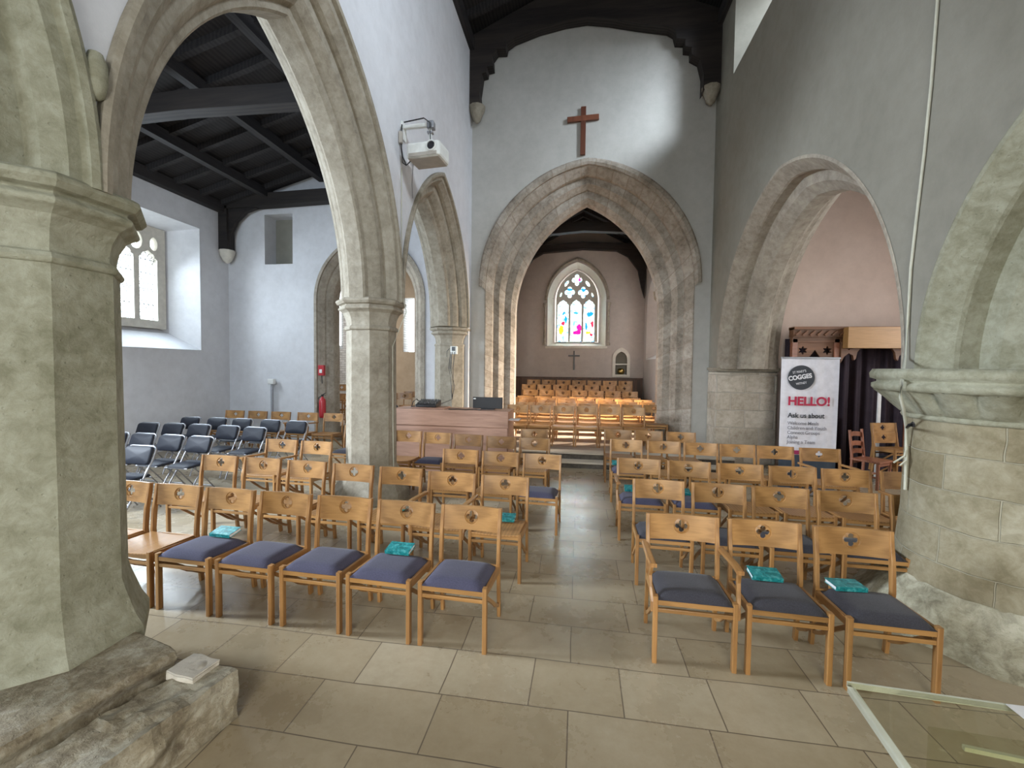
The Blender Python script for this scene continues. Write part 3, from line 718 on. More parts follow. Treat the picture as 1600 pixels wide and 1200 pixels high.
# ---- chancel
EY = 16.2
wall('wall_chancel_north', 'X', -2.42, -2.95, 10.9, EY+.7, .1, 6.4, [dict(head=arch_head(13.9,15.3,3.6,4.5), lo=2.2), dict(head=arch_head(11.2,12.4,3.6,4.5), lo=2.0)], M['plaster_ch'])
wall('wall_chancel_south', 'X', 2.30, 2.95, 10.9, EY+.7, .1, 6.4, [dict(head=arch_head(13.4,15.7,3.7,4.6,10), lo=2.25, head2=arch_head(13.9,15.2,3.5,4.2,10), lo2=2.6), dict(head=arch_head(11.15,12.0,3.6,4.4,10), lo=1.5)], M['plaster_ch'])
EW = (-1.21, .94, 4.40, 5.84); EG = (-.90, .64, 4.50, 5.60)
wall('wall_chancel_east', 'Y', EY, EY+.62, -3.0, 3.0, .1, [(-3.0,6.4),(.1,7.6),(3.0,6.4)],
     [dict(head=arch_head(*EW, 14), lo=2.75, head2=arch_head(*EG, 14), lo2=2.95),
      dict(head=arch_head(1.30,1.72,2.28,2.55,8), lo=1.72)], M['plaster_ch'])
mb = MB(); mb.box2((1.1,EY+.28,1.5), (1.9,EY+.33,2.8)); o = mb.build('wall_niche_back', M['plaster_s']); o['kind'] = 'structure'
mb = MB()
def cz(x): return 7.35 - abs(x-.05)*.5
for s in (-1, 1):
    x2 = .05+s*2.95
    mb.add([(.05,10.8,cz(.05)),(x2,10.8,cz(x2)),(x2,17,cz(x2)),(.05,17,cz(.05))], [(0,1,2,3)])
    mb.add([(.05,10.8,cz(.05)+.2),(x2,10.8,cz(x2)+.2),(x2,17,cz(x2)+.2),(.05,17,cz(.05)+.2)], [(3,2,1,0)])
    for i in range(9): mb.bar([(.05,11.1+i*.62,cz(.05)-.08),(.05+s*2.4,11.1+i*.62,cz(.05+2.4)-.08)], .10, .12)
mb.box2((-2.5,10.9,5.95), (-2.3,16.2,6.12)); mb.box2((2.2,10.9,5.95), (2.4,16.2,6.12))
o = mb.build('ceiling_chancel', M['dark_timber'], fix=False); o['kind'] = 'structure'
def ctruss(y, label, zt):
    t = empty('roof_truss', (.05, y, zt)); tag(t, label, 'roof truss')
    mb = MB(); mb.bar([(-2.45,0,-.14),(0,0,.02),(2.3,0,-.14)], .22, .26); mb.build('tie_beam', M['dark_timber_x'], t)
    for s in (-1, 1):
        w = 2.40 if s < 0 else 2.2
        mb = MB(); mb.prism([(s*w,-1.9),(s*(w-.12),-1.5),(s*(w-.25),-.9),(s*(w-.6),-.42),(s*(w-1.0),-.2),(s*(w-1.0),.0),(s*w,0)], [], -.08, .08, 'Y'); mb.build('curved_brace', M['dark_timber_x'], t)
        mb = MB(); mb.bar([(s*2.35,0,-.02),(0,0,1.0)], .16, .2); mb.build('principal_rafter', M['dark_timber_x'], t)
ctruss(13.0, 'nearer dark truss of the chancel roof', 6.05)
ctruss(16.0, 'dark cambered truss above the stained glass window', 6.34)
for x, l in ((-2.32, 'left'), (2.2, 'right')):
    mb = MB(); mb.lathe([(.03,-.30),(.10,-.22),(.13,0)], (x, 13.0, 4.16), 8); o = mb.build('stone_corbel', M['stone'])
    tag(o, 'small stone corbel on the %s chancel wall below the nearer truss' % l, 'corbel')

# ---- north chapel
wall('wall_chapel_east', 'Y', 15.0, 15.5, -9.7, -2.95, 0, 6.5, [dict(head=[(-9.3,4.9),(-8.72,4.9)], lo=2.55, head2=[(-9.5,4.9),(-9.1,4.9)], lo2=2.7), dict(head=[(-6.35,4.4),(-5.90,4.4)], lo=2.45)], M['brick_w'])
wall('wall_chapel_north', 'X', -9.4, -9.8, 10.75, 15.4, 0, 6.5, [dict(head=arch_head(11.6,13.6,4.2,5.0), lo=2.0)], M['plaster_s'])
mb = MB(); mb.box2((-8.0,14.9,.3), (-4.6,14.99,6)); mb2 = None
wall('wall_chapel_screen', 'Y', 14.90, 14.99, -7.6, -2.96, .3, 6.2, [dict(head=[(-6.35,4.4),(-5.90,4.4)], lo=2.45)], M['plaster_brown'])
mb = MB(); mb.box2((-9.8,10.7,6.2), (-2.9,15.5,6.4)); o = mb.build('ceiling_chapel', M['dark_timber']); o['kind'] = 'structure'
#@@PART2
# ================================================================== WINDOWS
def quatre(cx, cz, a, n=8, ring=None):
    """quatrefoil outline, half extent a"""
    d = a*.575; rho = a-d; L = []
    for k in range(4*n):
        th = 2*PI*k/(4*n); ph = (th + PI/4) % (PI/2) - PI/4
        s = rho*rho - (d*math.sin(ph))**2
        L.append((cx + (d*math.cos(ph)+math.sqrt(max(0, s)))*math.cos(th), cz + (d*math.cos(ph)+math.sqrt(max(0, s)))*math.sin(th)))
    return L
def light_hole(x0, x1, z0, zs, za):
    w = (x1-x0)/2; c = (x0+x1)/2; h = za-zs
    cusp = [(c-w, zs), (c-w*.98, zs+h*.28), (c-w*.70, zs+h*.38), (c-w*.74, zs+h*.50), (c-w*.58, zs+h*.68), (c-w*.34, zs+h*.78), (c, za)]
    return [(x0, z0), (x1, z0)] + [(2*c-x, z) for x, z in cusp] + cusp[:-1][::-1]
w1 = empty('window_1', (0,0,0)); w1['kind'] = 'structure'
GY = 16.66
def g(x, y): p = onY(x, y, GY); return p.x, p.z
outl = [(EG[0]-.01, 2.93)] + [(x, z) for x, z in arch_head(EG[0]-.01, EG[1]+.01, EG[2], EG[3]+.01, 14)] + [(EG[1]+.01, 2.93)]
outl = outl[::-1]
holes = []; lights = []
for a, b in ((871, 888.2), (891.4, 908.4), (911.6, 928.6)):
    x0, _ = g(a, 500); x1, _ = g(b, 500); z0 = g(900, 534)[1]; zs = g(900, 479)[1]; za = g(900, 469)[1]
    holes.append(light_hole(x0, x1, z0, zs, za)); lights.append((x0, x1, z0, za))
for x, y, r in ((890.3, 457.3, .215), (911.2, 457.6, .215), (901.6, 438.2, .215)):
    cx, cz_ = g(x, y); holes.append([(cx+(u-cx)*.9, v) for u, v in quatre(cx, cz_, r)])
for x, y, rx, rz, tl in ((885.6, 443.5, .055, .13, .6), (918.4, 444, .055, .13, -.6), (876.6, 461, .035, .09, .3), (925.6, 461.4, .035, .09, -.3)):
    cx, cz_ = g(x, y); L = []
    for k in range(12):
        a = 2*PI*k/12; u = rx*math.cos(a); v = rz*math.sin(a); L.append((cx+u*math.cos(tl)+v*math.sin(tl), cz_-u*math.sin(tl)+v*math.cos(tl)))
    holes.append(L)
mb = MB(); mb.prism(outl, holes, GY-.08, GY+.08, 'Y'); mb.build('tracery', M['tracery'], w1)
yel, mag, blu, red_, grn = (.95,.62,.05), (.85,.03,.25), (.03,.25,.80), (.85,.05,.10), (.2,.6,.45)
bl = []
for x, y, rx, rz, c in ((876.6,516,.10,.17,yel),(884,499,.05,.12,blu),(880,505,.06,.08,red_),(881,490,.06,.05,blu),(905,514,.09,.22,mag),(900,520,.12,.08,mag),(897,505,.05,.1,grn),(900,489,.1,.04,blu),(922,491,.11,.09,blu),(925.6,507,.06,.13,red_),(916,511,.06,.13,blu),(919,520,.09,.06,yel),(924,523,.06,.05,red_),(891,453,.09,.05,blu),(912,453,.09,.05,blu),(905,437,.05,.06,mag)):
    p = g(x, y); bl.append((p[0], p[1], rx, rz, c))
SG = stained('stained_glass', bl)
for x0, x1, z0, z1 in lights:
    mb = MB(); mb.box2((x0-.02, GY-.006, z0-.02), (x1+.02, GY+.006, z1+.0)); mb.build('stained_glass', SG, w1)
gh = arch_head(EG[0]+.0, EG[1]-.0, EG[2], EG[3], 12)
mb = MB(); mb.prism([(EG[0], lights[0][3])] + gh[1:-1] + [(EG[1], lights[0][3])], [], GY-.005, GY+.005, 'Y'); mb.build('tracery_glass', SG, w1)
# sloping sill and moulded rear arch with nook shafts
rr = empty('window_surround', (-.13, EY, 2.7)); tag(rr, 'moulded rear arch with slim side shafts around the stained glass window', 'window frame')
mbx = arch_mould('Y', EY-.0, 1, EW[0]-.11, EW[1]+.11, EW[2]+.05, EW[3]+.17, [(.10,.0),(.10,-.05),(.06,-.07),(.03,-.05),(.0,-.04),(.0,.0)], n=14)
o = mbx.build('rear_arch_mould', M['stone_arch_s'], rr, fix=False); o.location = (.13,-EY,-2.7)
for x in (EW[0]-.09, EW[1]+.09):
    mb = MB(); mb.lathe([(.07,2.78),(.07,2.86),(.038,2.90),(.038,4.16),(.06,4.22),(.075,4.3),(.07,4.34)], (x, EY-.045, 0), 12)
    o = mb.build('nook_shaft', M['stone_arch_s'], rr); o.location = (.13,-EY,-2.7)
mb = MB(); mb.box2((EW[0]-.06, EY-.05, 2.66), (EW[1]+.06, EY+.06, 2.75)); o = mb.build('sill', M['win_stone'], rr, bevel=.008); o.location = (.13,-EY,-2.7)

def lining(name, axis, c0, c1, h, lo, h2, lo2, mat, par, e=.006):  # paler skin over a window reveal, its colour suggesting light on it
    mb = MB(); A = [(h[0][0]+e, lo+e)] + [(u, z-e) for u, z in h] + [(h[-1][0]-e, lo+e)]; A[1] = (A[1][0]+e, A[1][1]); A[-2] = (A[-2][0]-e, A[-2][1])
    B = [(h2[0][0]+e, lo2+e)] + [(u, z-e) for u, z in h2] + [(h2[-1][0]-e, lo2+e)]; B[1] = (B[1][0]+e, B[1][1]); B[-2] = (B[-2][0]-e, B[-2][1])
    P = (lambda u, z, c: (c, u, z)) if axis == 'X' else (lambda u, z, c: (u, c, z)); n = len(A)
    mb.add([P(u, z, c0) for u, z in A] + [P(u, z, c1) for u, z in B], [(i, (i+1) % n, n+(i+1) % n, n+i) for i in range(n)])
    return mb.build(name, mat, par, fix=False)
lining('splay', 'Y', EY-.002, EY+.38, arch_head(*EW, 14), 2.75, [(p[0]+(q[0]-p[0])*.61, p[1]+(q[1]-p[1])*.61) for p, q in zip(arch_head(*EW, 14), arch_head(*EG, 14))], 2.75+.2*.61, M['splay'], w1)
# aisle window
w2 = empty('window_2', (0,0,0)); w2['kind'] = 'structure'
GX = -9.66
holes = []; lts = []
for k in range(3):
    y0 = 8.18-.53*k; lts.append((y0, y0+.41)); holes.append(light_hole(y0, y0+.41, 2.90, 4.22, 4.46))
for k in range(2):
    c = 8.12-.53*k; holes.append([(c+.14*math.cos(2*PI*i/12), 4.62+.20*math.sin(2*PI*i/12)) for i in range(12)])
for c in (8.52, 7.22): holes.append([(c+.09*math.cos(2*PI*i/12), 4.62+.15*math.sin(2*PI*i/12)) for i in range(12)])
mb = MB(); mb.prism([(7.03,2.72),(8.79,2.72),(8.79,5.0),(7.03,5.0)], holes, GX-.08, GX+.08, 'X'); mb.build('tracery', M['win_stone'], w2)
mb = MB(); mb.box2((GX-.004, 7.1, 2.85), (GX+.004, 8.7, 4.85)); mb.build('leaded_glass', M['clear_glass'], w2)
mb = MB()
for y0, y1 in lts:
    s = -.5
    while s < 2.2:
        for sg in (1, -1):
            pts = []
            a = (y0, 2.9+s) if sg > 0 else (y1, 2.9+s)
            b = (y1, 2.9+s+.41*1.5) if sg > 0 else (y0, 2.9+s+.41*1.5)
            lo, hi = 2.9, 4.42
            def clip(a, b):
                (ya, za), (yb, zb) = a, b; out = []
                for z in (lo, hi): pass
                t0 = max(0, (lo-za)/(zb-za)); t1 = min(1, (hi-za)/(zb-za))
                if t0 >= t1: return None
                return (ya+(yb-ya)*t0, za+(zb-za)*t0), (ya+(yb-ya)*t1, za+(zb-za)*t1)
            q = clip(a, b)
            if q: mb.bar([(GX+.006, q[0][0], q[0][1]), (GX+.006, q[1][0], q[1][1])], .008, .008)
        s += .155
    for z in (3.25, 3.6, 3.95, 4.25): mb.bar([(GX+.012, y0, z), (GX+.012, y1, z)], .012, .012)
mb.build('lead_lattice', M['leading'], w2)
lining('splay', 'X', NAX+.002, NAX-.57, [(6.55,5.15),(9.14,5.15)], 2.25, [(6.55+.5*.79,5.15-.17*.79),(9.14-.37*.79,5.15-.17*.79)], 2.25+.47*.79, M['splay_n'], w2)
# chapel windows: glass in the two slits
w3 = empty('window_3', (0,0,0)); w3['kind'] = 'structure'
mb = MB(); mb.box2((-9.5,15.44,2.7), (-9.1,15.45,4.9)); mb.build('leaded_glass', M['clear_glass'], w3)
w4 = empty('window_4', (0,0,0)); w4['kind'] = 'structure'
mb = MB(); mb.box2((-6.35,15.3,2.45), (-5.9,15.31,4.4)); mb.build('leaded_glass', M['clear_glass'], w4)

# aumbry on the chancel east wall
au = empty('wall_aumbry', (1.51, EY, 1.70)); tag(au, 'pointed stone wall cupboard with shelf right of the stained glass window', 'wall niche')
hd_ = arch_head(1.30, 1.72, 2.28, 2.55, 8); ho = arch_head(1.20, 1.82, 2.30, 2.70, 8)
mb = MB(); mb.prism([(1.20-1.51,-.07)] + [(x-1.51, z-1.70) for x, z in ho] + [(1.82-1.51,-.07)], [[(1.30-1.51,.02)] + [(x-1.51, z-1.70) for x, z in hd_] + [(1.72-1.51,.02)]], -.05, .03, 'Y')
mb.build('stone_frame', M['win_stone'], au)
mb = MB(); mb.box2((-.21,-.03,.37), (.21,.27,.42)); mb.build('shelf', M['win_stone'], au)
mb = MB(); mb.lathe([(.05,0),(.11,.03),(.13,.12),(.10,.20),(.04,.22)], (1.52, EY+.14, 1.725), 16); o = mb.build('brass_lamp', M['brass']); tag(o, 'round brass lamp in the lower half of the wall niche', 'lamp')

# ================================================================== CROSSES
def cross(name, c, h, w, arm_z, t, d, mat, label, tilt=0):
    o_ = empty(name, c); tag(o_, label, 'cross')
    mb = MB(); mb.box((0,0,0), (t,d,h)); mb.build('upright', mat, o_, bevel=.004)
    mb = MB(); mb.box((0,-.004,arm_z), (w,d,t)); mb.build('crossbar', mat, o_, rot=(0,tilt,0), bevel=.004); return o_
a = onY(912,167,9.96); b = onY(910.5,242,9.96)
cross('wooden_cross', ((a.x+b.x)/2, 9.966, (a.z+b.z)/2), a.z-b.z, .70, .27, .115, .06, M['cross_wood'], 'red-brown wooden cross hung above the chancel arch', -.03)
a = onY(897,548,16.15); b = onY(896.5,578,16.15)
cross('metal_cross', ((a.x+b.x)/2, 16.18, (a.z+b.z)/2), a.z-b.z, .42, .17, .05, .04, M['black_plastic'], 'thin dark cross on the wall below the stained glass window')

# ================================================================== CHAIRS
def chair_parts(kind, pad):
    """kind: 'chair' or 'armchair'. faces -Y, origin between its feet"""
    arm = kind == 'armchair'; hw = .229 if not arm else .243
    name = 'oak_armchair' if arm else 'oak_chair'
    t = empty(name, (0,0,-20))
    # back panel with carved quatrefoil
    zt, zb_ = .838, .655; zc = .755; ph = hw-.006
    def yb(x, z): return .222 + .022*(1-(x/ph)**2) + (z-.75)*.10
    mb = MB(); nn = 8; K = 4*nn
    q = quatre(0, zc, .045, nn)
    circ = [(.053*math.cos(2*PI*k/K), zc+.053*math.sin(2*PI*k/K)) for k in range(K)]
    circ2 = [(.056*math.cos(2*PI*k/K), zc+.056*math.sin(2*PI*k/K)) for k in range(K)]
    sx, s0, s1 = .085, zb_, zt
    def sq(k):
        a = 2*PI*k/K; c_, s_ = math.cos(a), math.sin(a)
        hz = (s1-zc) if s_ > 0 else (zc-s0)
        tt = min(sx/abs(c_) if abs(c_) > 1e-6 else 1e9, hz/abs(s_) if abs(s_) > 1e-6 else 1e9)
        return (c_*tt, zc+s_*tt)
    sqr = [sq(k) for k in range(K)]
    for f, th in ((-.010, 1), (.010, -1)):
        rings = [[(x, yb(x, z)+f*.62, z) for x, z in q], [(x, yb(x, z)+f*.25, z) for x, z in circ], [(x, yb(x, z)+f, z) for x, z in circ2], [(x, yb(x, z)+f, z) for x, z in sqr]]
        vs = [p for r_ in rings for p in r_]; fs = []
        for i in range(3):
            for k in range(K):
                l = (k+1) % K; fs.append((i*K+k, i*K+l, (i+1)*K+l, (i+1)*K+k))
        mb.add(vs, fs)
        corners = [k for k in range(K)]
        # corner triangles where the square's corners were cut
        for cxs, czs in ((sx, s1), (-sx, s1), (-sx, s0), (sx, s0)):
            a = math.atan2(czs-zc, cxs) % (2*PI); k = int(a/(2*PI/K)); l = (k+1) % K
            p1, p2 = sqr[k], sqr[l]
            if math.hypot(p1[0]-cxs, p1[1]-czs) > 1e-5 and math.hypot(p2[0]-cxs, p2[1]-czs) > 1e-5:
                mb.add([(p1[0], yb(*p1)+f, p1[1]), (cxs, yb(cxs, czs)+f, czs), (p2[0], yb(*p2)+f, p2[1])], [(0,1,2)])
        for s in (-1, 1):
            xs = [sx, .12, .155, .19, ph]
            for xa, xb in zip(xs, xs[1:]):
                mb.add([(s*xa, yb(xa,s0)+f, s0), (s*xb, yb(xb,s0)+f, s0), (s*xb, yb(xb,s1)+f, s1), (s*xa, yb(xa,s1)+f, s1)], [(0,1,2,3)])
    vs = [(x, yb(x, z)-.0062, z) for x, z in q] + [(x, yb(x, z)+.0062, z) for x, z in q]
    mb.add(vs, [(k, (k+1) % K, K+(k+1) % K, K+k) for k in range(K)])
    xs = [-ph,-.19,-.155,-.12,-sx,0,sx,.12,.155,.19,ph]
    for z in (s0, s1):
        for xa, xb in zip(xs, xs[1:]):
            mb.add([(xa,yb(xa,z)-.01,z),(xb,yb(xb,z)-.01,z),(xb,yb(xb,z)+.01,z),(xa,yb(xa,z)+.01,z)], [(0,1,2,3)])
    for x in (-ph, ph): mb.add([(x,yb(x,s0)-.01,s0),(x,yb(x,s0)+.01,s0),(x,yb(x,s1)+.01,s1),(x,yb(x,s1)-.01,s1)], [(0,1,2,3)])
    mb.build('back_panel', M['oak'], t, merge=True)
    # posts, legs
    for s in (-1, 1):
        mb = MB(); mb.bar([(s*hw,.228,0),(s*hw,.205,.22),(s*hw,.182,.44),(s*hw,.196,.62),(s*hw,.222,.76),(s*hw,.232,.84)], .026, .040, up=(0,1,0)); mb.build('back_post', M['oak_z'], t, bevel=.004)
        mb = MB(); mb.bar([(s*hw,-.222,0),(s*hw,-.222,.445)], .030, .040, up=(0,1,0)); mb.build('front_leg', M['oak_z'], t, bevel=.005)
        mb = MB(); mb.bar([(s*hw,-.20,.405),(s*hw,.18,.385)], .022, .052); mb.build('side_rail', M['oak_y'], t, bevel=.003)
        mb = MB(); mb.bar([(s*(hw-.004),-.19,.365),(s*(hw-.004),-.10,.30),(s*hw,.0,.225),(s*hw,.09,.155),(s*hw,.16,.115),(s*hw,.215,.10)], .016, .026); mb.build('curved_stretcher', M['oak_y'], t)
    mb = MB(); L = [(-hw+.012,.406),(-hw*.5,.395),(0,.391),(hw*.5,.395),(hw-.012,.406)]
    w_ = hw-.014
    mb.box((0,-.225,.405), (2*w_,.022,.036)); mb.build('front_rail', M['oak'], t, bevel=.003)
    mb = MB(); mb.box((0,-.225,.352), (2*w_,.020,.026)); mb.build('lower_front_rail', M['oak'], t, bevel=.003)
    mb = MB(); mb.box((0,.186,.395), (2*w_,.020,.045)); mb.box((0,.196,.315), (2*w_,.018,.026)); mb.build('back_rail', M['oak'], t, bevel=.003)
    # seat
    if pad:
        mb = MB(); nx, ny = 10, 10; hw2 = hw-.012; y0, y1 = -.238, .165; vs = []
        for side in (1, 0):
            for i in range(nx+1):
                for j in range(ny+1):
                    u = -1+2*i/nx; v = -1+2*j/ny
                    e = max(0, (1-abs(u)**7))*max(0, (1-abs(v)**7)); 
                    x = u*hw2*(1-.03*(v > .8)); y = (y0+y1)/2+v*(y1-y0)/2
                    top = .424 + .047*e**.45 + .008*(1-u*u)*(1-v*v) - .014*(v+1)/2
                    z = top if side else .421-.012*(v+1)/2
                    vs.append((x, y, z))
        A_ = (nx+1)*(ny+1); fs = []
        for i in range(nx):
            for j in range(ny):
                a = i*(ny+1)+j; b = a+ny+1
                fs += [(a, b, b+1, a+1), (A_+a, A_+a+1, A_+b+1, A_+b)]
        for i in range(nx):
            a = i*(ny+1); b = a+ny+1; fs += [(a, A_+a, A_+b, b), (a+ny, b+ny, A_+b+ny, A_+a+ny)]
        for j in range(ny):
            a = j; fs.append((a, a+1, A_+a+1, A_+a)); a = nx*(ny+1)+j; fs.append((a, A_+a, A_+a+1, a+1))
        b0 = len(mb.f); mb.add(vs, fs, smooth=True)
        o = mb.build('seat_pad', M['pad_l'] if pad == 1 else M['pad_r'], t)
    else:
        mb = MB(); nx = 8; vs = []
        for i in range(nx+1):
            u = -1+2*i/nx; sag = -.012*(1-u*u)
            for y, z in ((-.240,.436),(.17,.426),(.17,.410),(-.240,.420)): vs.append((u*(hw-.008), y, z+sag*(1 if z > .4259 else .6)))
        fs = [(i*4+j, (i+1)*4+j, (i+1)*4+(j+1)%4, i*4+(j+1)%4) for i in range(nx) for j in range(4)] + [(0,1,2,3), tuple(nx*4+j for j in (3,2,1,0))]
        mb.add(vs, fs); mb.build('wooden_seat', M['oak_y'], t, bevel=.004)
    if arm:
        for s in (-1, 1):
            mb = MB(); mb.bar([(s*(hw+.022),.20,.625),(s*(hw+.024),.05,.632),(s*(hw+.026),-.12,.645),(s*(hw+.020),-.235,.645)], .046, .026); mb.build('armrest', M['oak_y'], t, bevel=.008)
            mb = MB(); mb.bar([(s*(hw+.024),-.20,.635),(s*(hw+.030),-.17,.56),(s*(hw+.028),-.185,.48),(s*(hw+.020),-.215,.40),(s*(hw+.018),-.222,.34)], .022, .036, up=(0,1,0)); mb.build('arm_support', M['oak_z'], t, bevel=.004)
    return t
protos = {}
for k in ('chair', 'armchair'):
    for pad in (0, 1, 2): protos[(k, pad)] = chair_parts(k, pad)
def folding_chair():
    t = empty('folding_chair', (0,0,-20)); W = .215
    for s in (-1, 1):
        mb = MB(); mb.tube([(s*W,-.23,.0),(s*W,-.19,.10),(s*W,.03,.44),(s*W,.15,.66),(s*W,.20,.79)], .0115, 8); mb.build('front_leg', M['grey_metal'], t)
        mb = MB(); mb.tube([(s*(W-.025),.27,.0),(s*(W-.025),.02,.30),(s*(W-.025),-.11,.43)], .0105, 8); mb.build('rear_leg', M['grey_metal'], t)
    mb = MB(); mb.tube([(-W,-.16,.155),(W,-.16,.155)], .008); mb.tube([(-W+.025,.2,.09),(W-.025,.2,.09)], .008); mb.build('crossbar', M['grey_metal'], t)
    mb = MB(); mb.tube([(-W,.20,.785),(-W+.01,.206,.81),(-W+.05,.21,.825),(W-.05,.21,.825),(W-.01,.206,.81),(W,.20,.785)], .0115); mb.build('top_tube', M['grey_metal'], t)
    # padded back, rounded corners, slightly curved
    def pad_(name, w, h, c, tilt, dome, th):
        mb = MB(); rc = .05; out = []
        for cx, cz_, a0 in ((w-rc, h-rc, 0), (-w+rc, h-rc, PI/2), (-w+rc, -h+rc, PI), (w-rc, -h+rc, 1.5*PI)):
            for k in range(5): out.append((cx+rc*math.cos(a0+PI/2*k/4), cz_+rc*math.sin(a0+PI/2*k/4)))
        n_ = len(out); vs = []
        for f, y in ((.9, -th), (1.0, -th*.5), (1.0, th*.4), (.92, th*.6)):
            for x, z in out: vs.append((x*f, y+dome*(x/w)**2*-1, z*f))
        fs = [(i*n_+k, i*n_+(k+1)%n_, (i+1)*n_+(k+1)%n_, (i+1)*n_+k) for i in range(3) for k in range(n_)]
        vs += [(0, -th, 0), (0, th*.6, 0)]
        fs += [(k, (k+1)%n_, 4*n_) for k in range(n_)] + [(3*n_+(k+1)%n_, 3*n_+k, 4*n_+1) for k in range(n_)]
        mb.add([Matrix.Rotation(tilt, 4, 'X') @ Vector(v) + Vector(c) for v in vs], fs, smooth=True)
        return mb.build(name, M['vinyl'], t)
    pad_('back_pad', .215, .118, (0,.155,.705), -.32, .02, .024)
    pad_('seat_pad', .195, .19, (0,-.03,.445), -PI/2+.05, 0, .022)
    mb = MB(); mb.tube([(-.19,-.21,.432),(.19,-.21,.432)], .011); mb.tube([(-.2,.15,.425),(.2,.15,.425)], .009); mb.build('seat_frame', M['grey_metal'], t)
    return t
fproto = folding_chair()
index_kids()
ORD = ['nearest','second','third','fourth','fifth','sixth','seventh','eighth','ninth']
used = set()
def place(proto, x, yb_, z, rz, label, cat, group):
    """puts a copy so that its back stands at (x, yb_)"""
    o = protos[proto] if proto in protos else fproto
    if proto in used: o = copy_tree(o)
    used.add(proto)
    c, s = math.cos(rz), math.sin(rz)
    o.location = (x + s*.228, yb_ - c*.228, z); o.rotation_euler = (0,0,rz)
    tag(o, label, cat, group); return o
def row(data, rz, rowname, group, ref='from the aisle', z=0):
    for i, (x, y, k, pad) in enumerate(data):
        nm = {0: 'bare oak', 1: 'blue-padded oak', 2: 'dark-padded oak'}[pad] + (' armchair' if k == 'a' else ' chair')
        place(('armchair' if k == 'a' else 'chair', pad), x, y, z, rz + random.uniform(-.012,.012), '%s, %s %s, %s' % (nm, ORD[i], ref, rowname), 'chair', group)
AL = -.032
L1 = [(-.79-.02,3.235,'c',1),(-1.35,3.25,'c',1),(-1.89,3.27,'c',1),(-2.435,3.285,'c',1),(-2.98,3.30,'c',1),(-3.52,3.32,'c',0),(-4.06,3.34,'c',0)]
row(L1, AL, 'front row left', 'front row of chairs left of the aisle')
L2 = [(-.71,4.21,'c',0),(-1.27,4.25,'a',0),(-1.86,4.34,'c',0),(-2.43,4.38,'c',0),(-3.02,4.43,'c',0),(-3.61,4.47,'c',0),(-4.20,4.50,'c',0)]
row(L2, AL, 'second row left', 'second row of chairs left of the aisle')
L3 = [(-.44,5.39,'c',1),(-.98,5.43,'c',0),(-1.52,5.47,'c',0)]
row(L3, AL, 'third row left', 'third row of chairs left of the aisle')
for i, (x, y, k) in enumerate([(-3.68,5.62,'c'),(-4.26,5.66,'a')]):
    place(('armchair' if k == 'a' else 'chair', 0), x, y, 0, AL, ['bare oak chair directly left of the middle pillar', 'bare oak armchair two places left of the middle pillar'][i], 'chair', 'chairs beside the middle pillar')
place(('chair', 2), -3.95, 7.25, 0, AL, 'dark-seated oak chair peeping out behind the middle pillar, left side', 'chair', 'chairs beside the middle pillar')
L4 = [(-.66,6.60,'c',0),(-1.19,6.64,'c',0),(-1.74,6.72,'c',0),(-2.28,6.80,'c',1),(-2.82,6.88,'c',0)]
row(L4, -.05, 'row before the sound desk', 'chairs in front of the sound desk')
place(('chair', 0), -.76, 7.54, 0, AL, 'bare oak chair just right of the sound desk', 'chair', 'chairs beside the sound desk')
# right of the aisle
R1 = [(.775,3.33,'a',2),(1.335,3.315,'c',2),(1.885,3.27,'c',2)]
row(R1, -.035, 'front row right', 'front row of chairs right of the aisle')
R2 = [(.785,4.36,'c',2),(1.33,4.33,'c',2),(1.86,4.30,'c',2),(2.40,4.27,'c',2),(2.98,4.25,'c',2)]
row(R2, -.03, 'second row right', 'second row of chairs right of the aisle')
R3 = [(.73,5.36,'a',1),(1.30,5.33,'c',1),(1.86,5.30,'c',0),(2.40,5.27,'c',0),(2.93,5.24,'c',0),(3.52,5.22,'a',0)]
row(R3, -.03, 'third row right', 'third row of chairs right of the aisle')
R4 = [(.73,6.77,'c',1),(1.28,6.75,'c',0),(1.80,6.72,'c',0),(2.30,6.70,'c',0),(2.80,6.67,'c',0),(3.36,6.62,'a',0)]
row(R4, -.03, 'fourth row right', 'fourth row of chairs right of the aisle')
R5 = [(.70,7.85,'c',0),(1.22,7.83,'c',0),(1.76,7.80,'c',0)]
row(R5, -.02, 'fifth row right', 'fifth row of chairs right of the aisle')
# end wall row in the aisle
for i, (x, k) in enumerate([(-5.48,'c'),(-6.12,'a'),(-6.80,'c'),(-7.40,'c'),(-8.00,'c')]):
    place(('armchair' if k == 'a' else 'chair', 0), x, 9.02, 0, -.01, '%s, %s from the middle pillar, along the aisle end wall' % ('oak armchair' if k == 'a' else 'oak chair', ORD[i]), 'chair', 'oak chairs along the left aisle end wall')
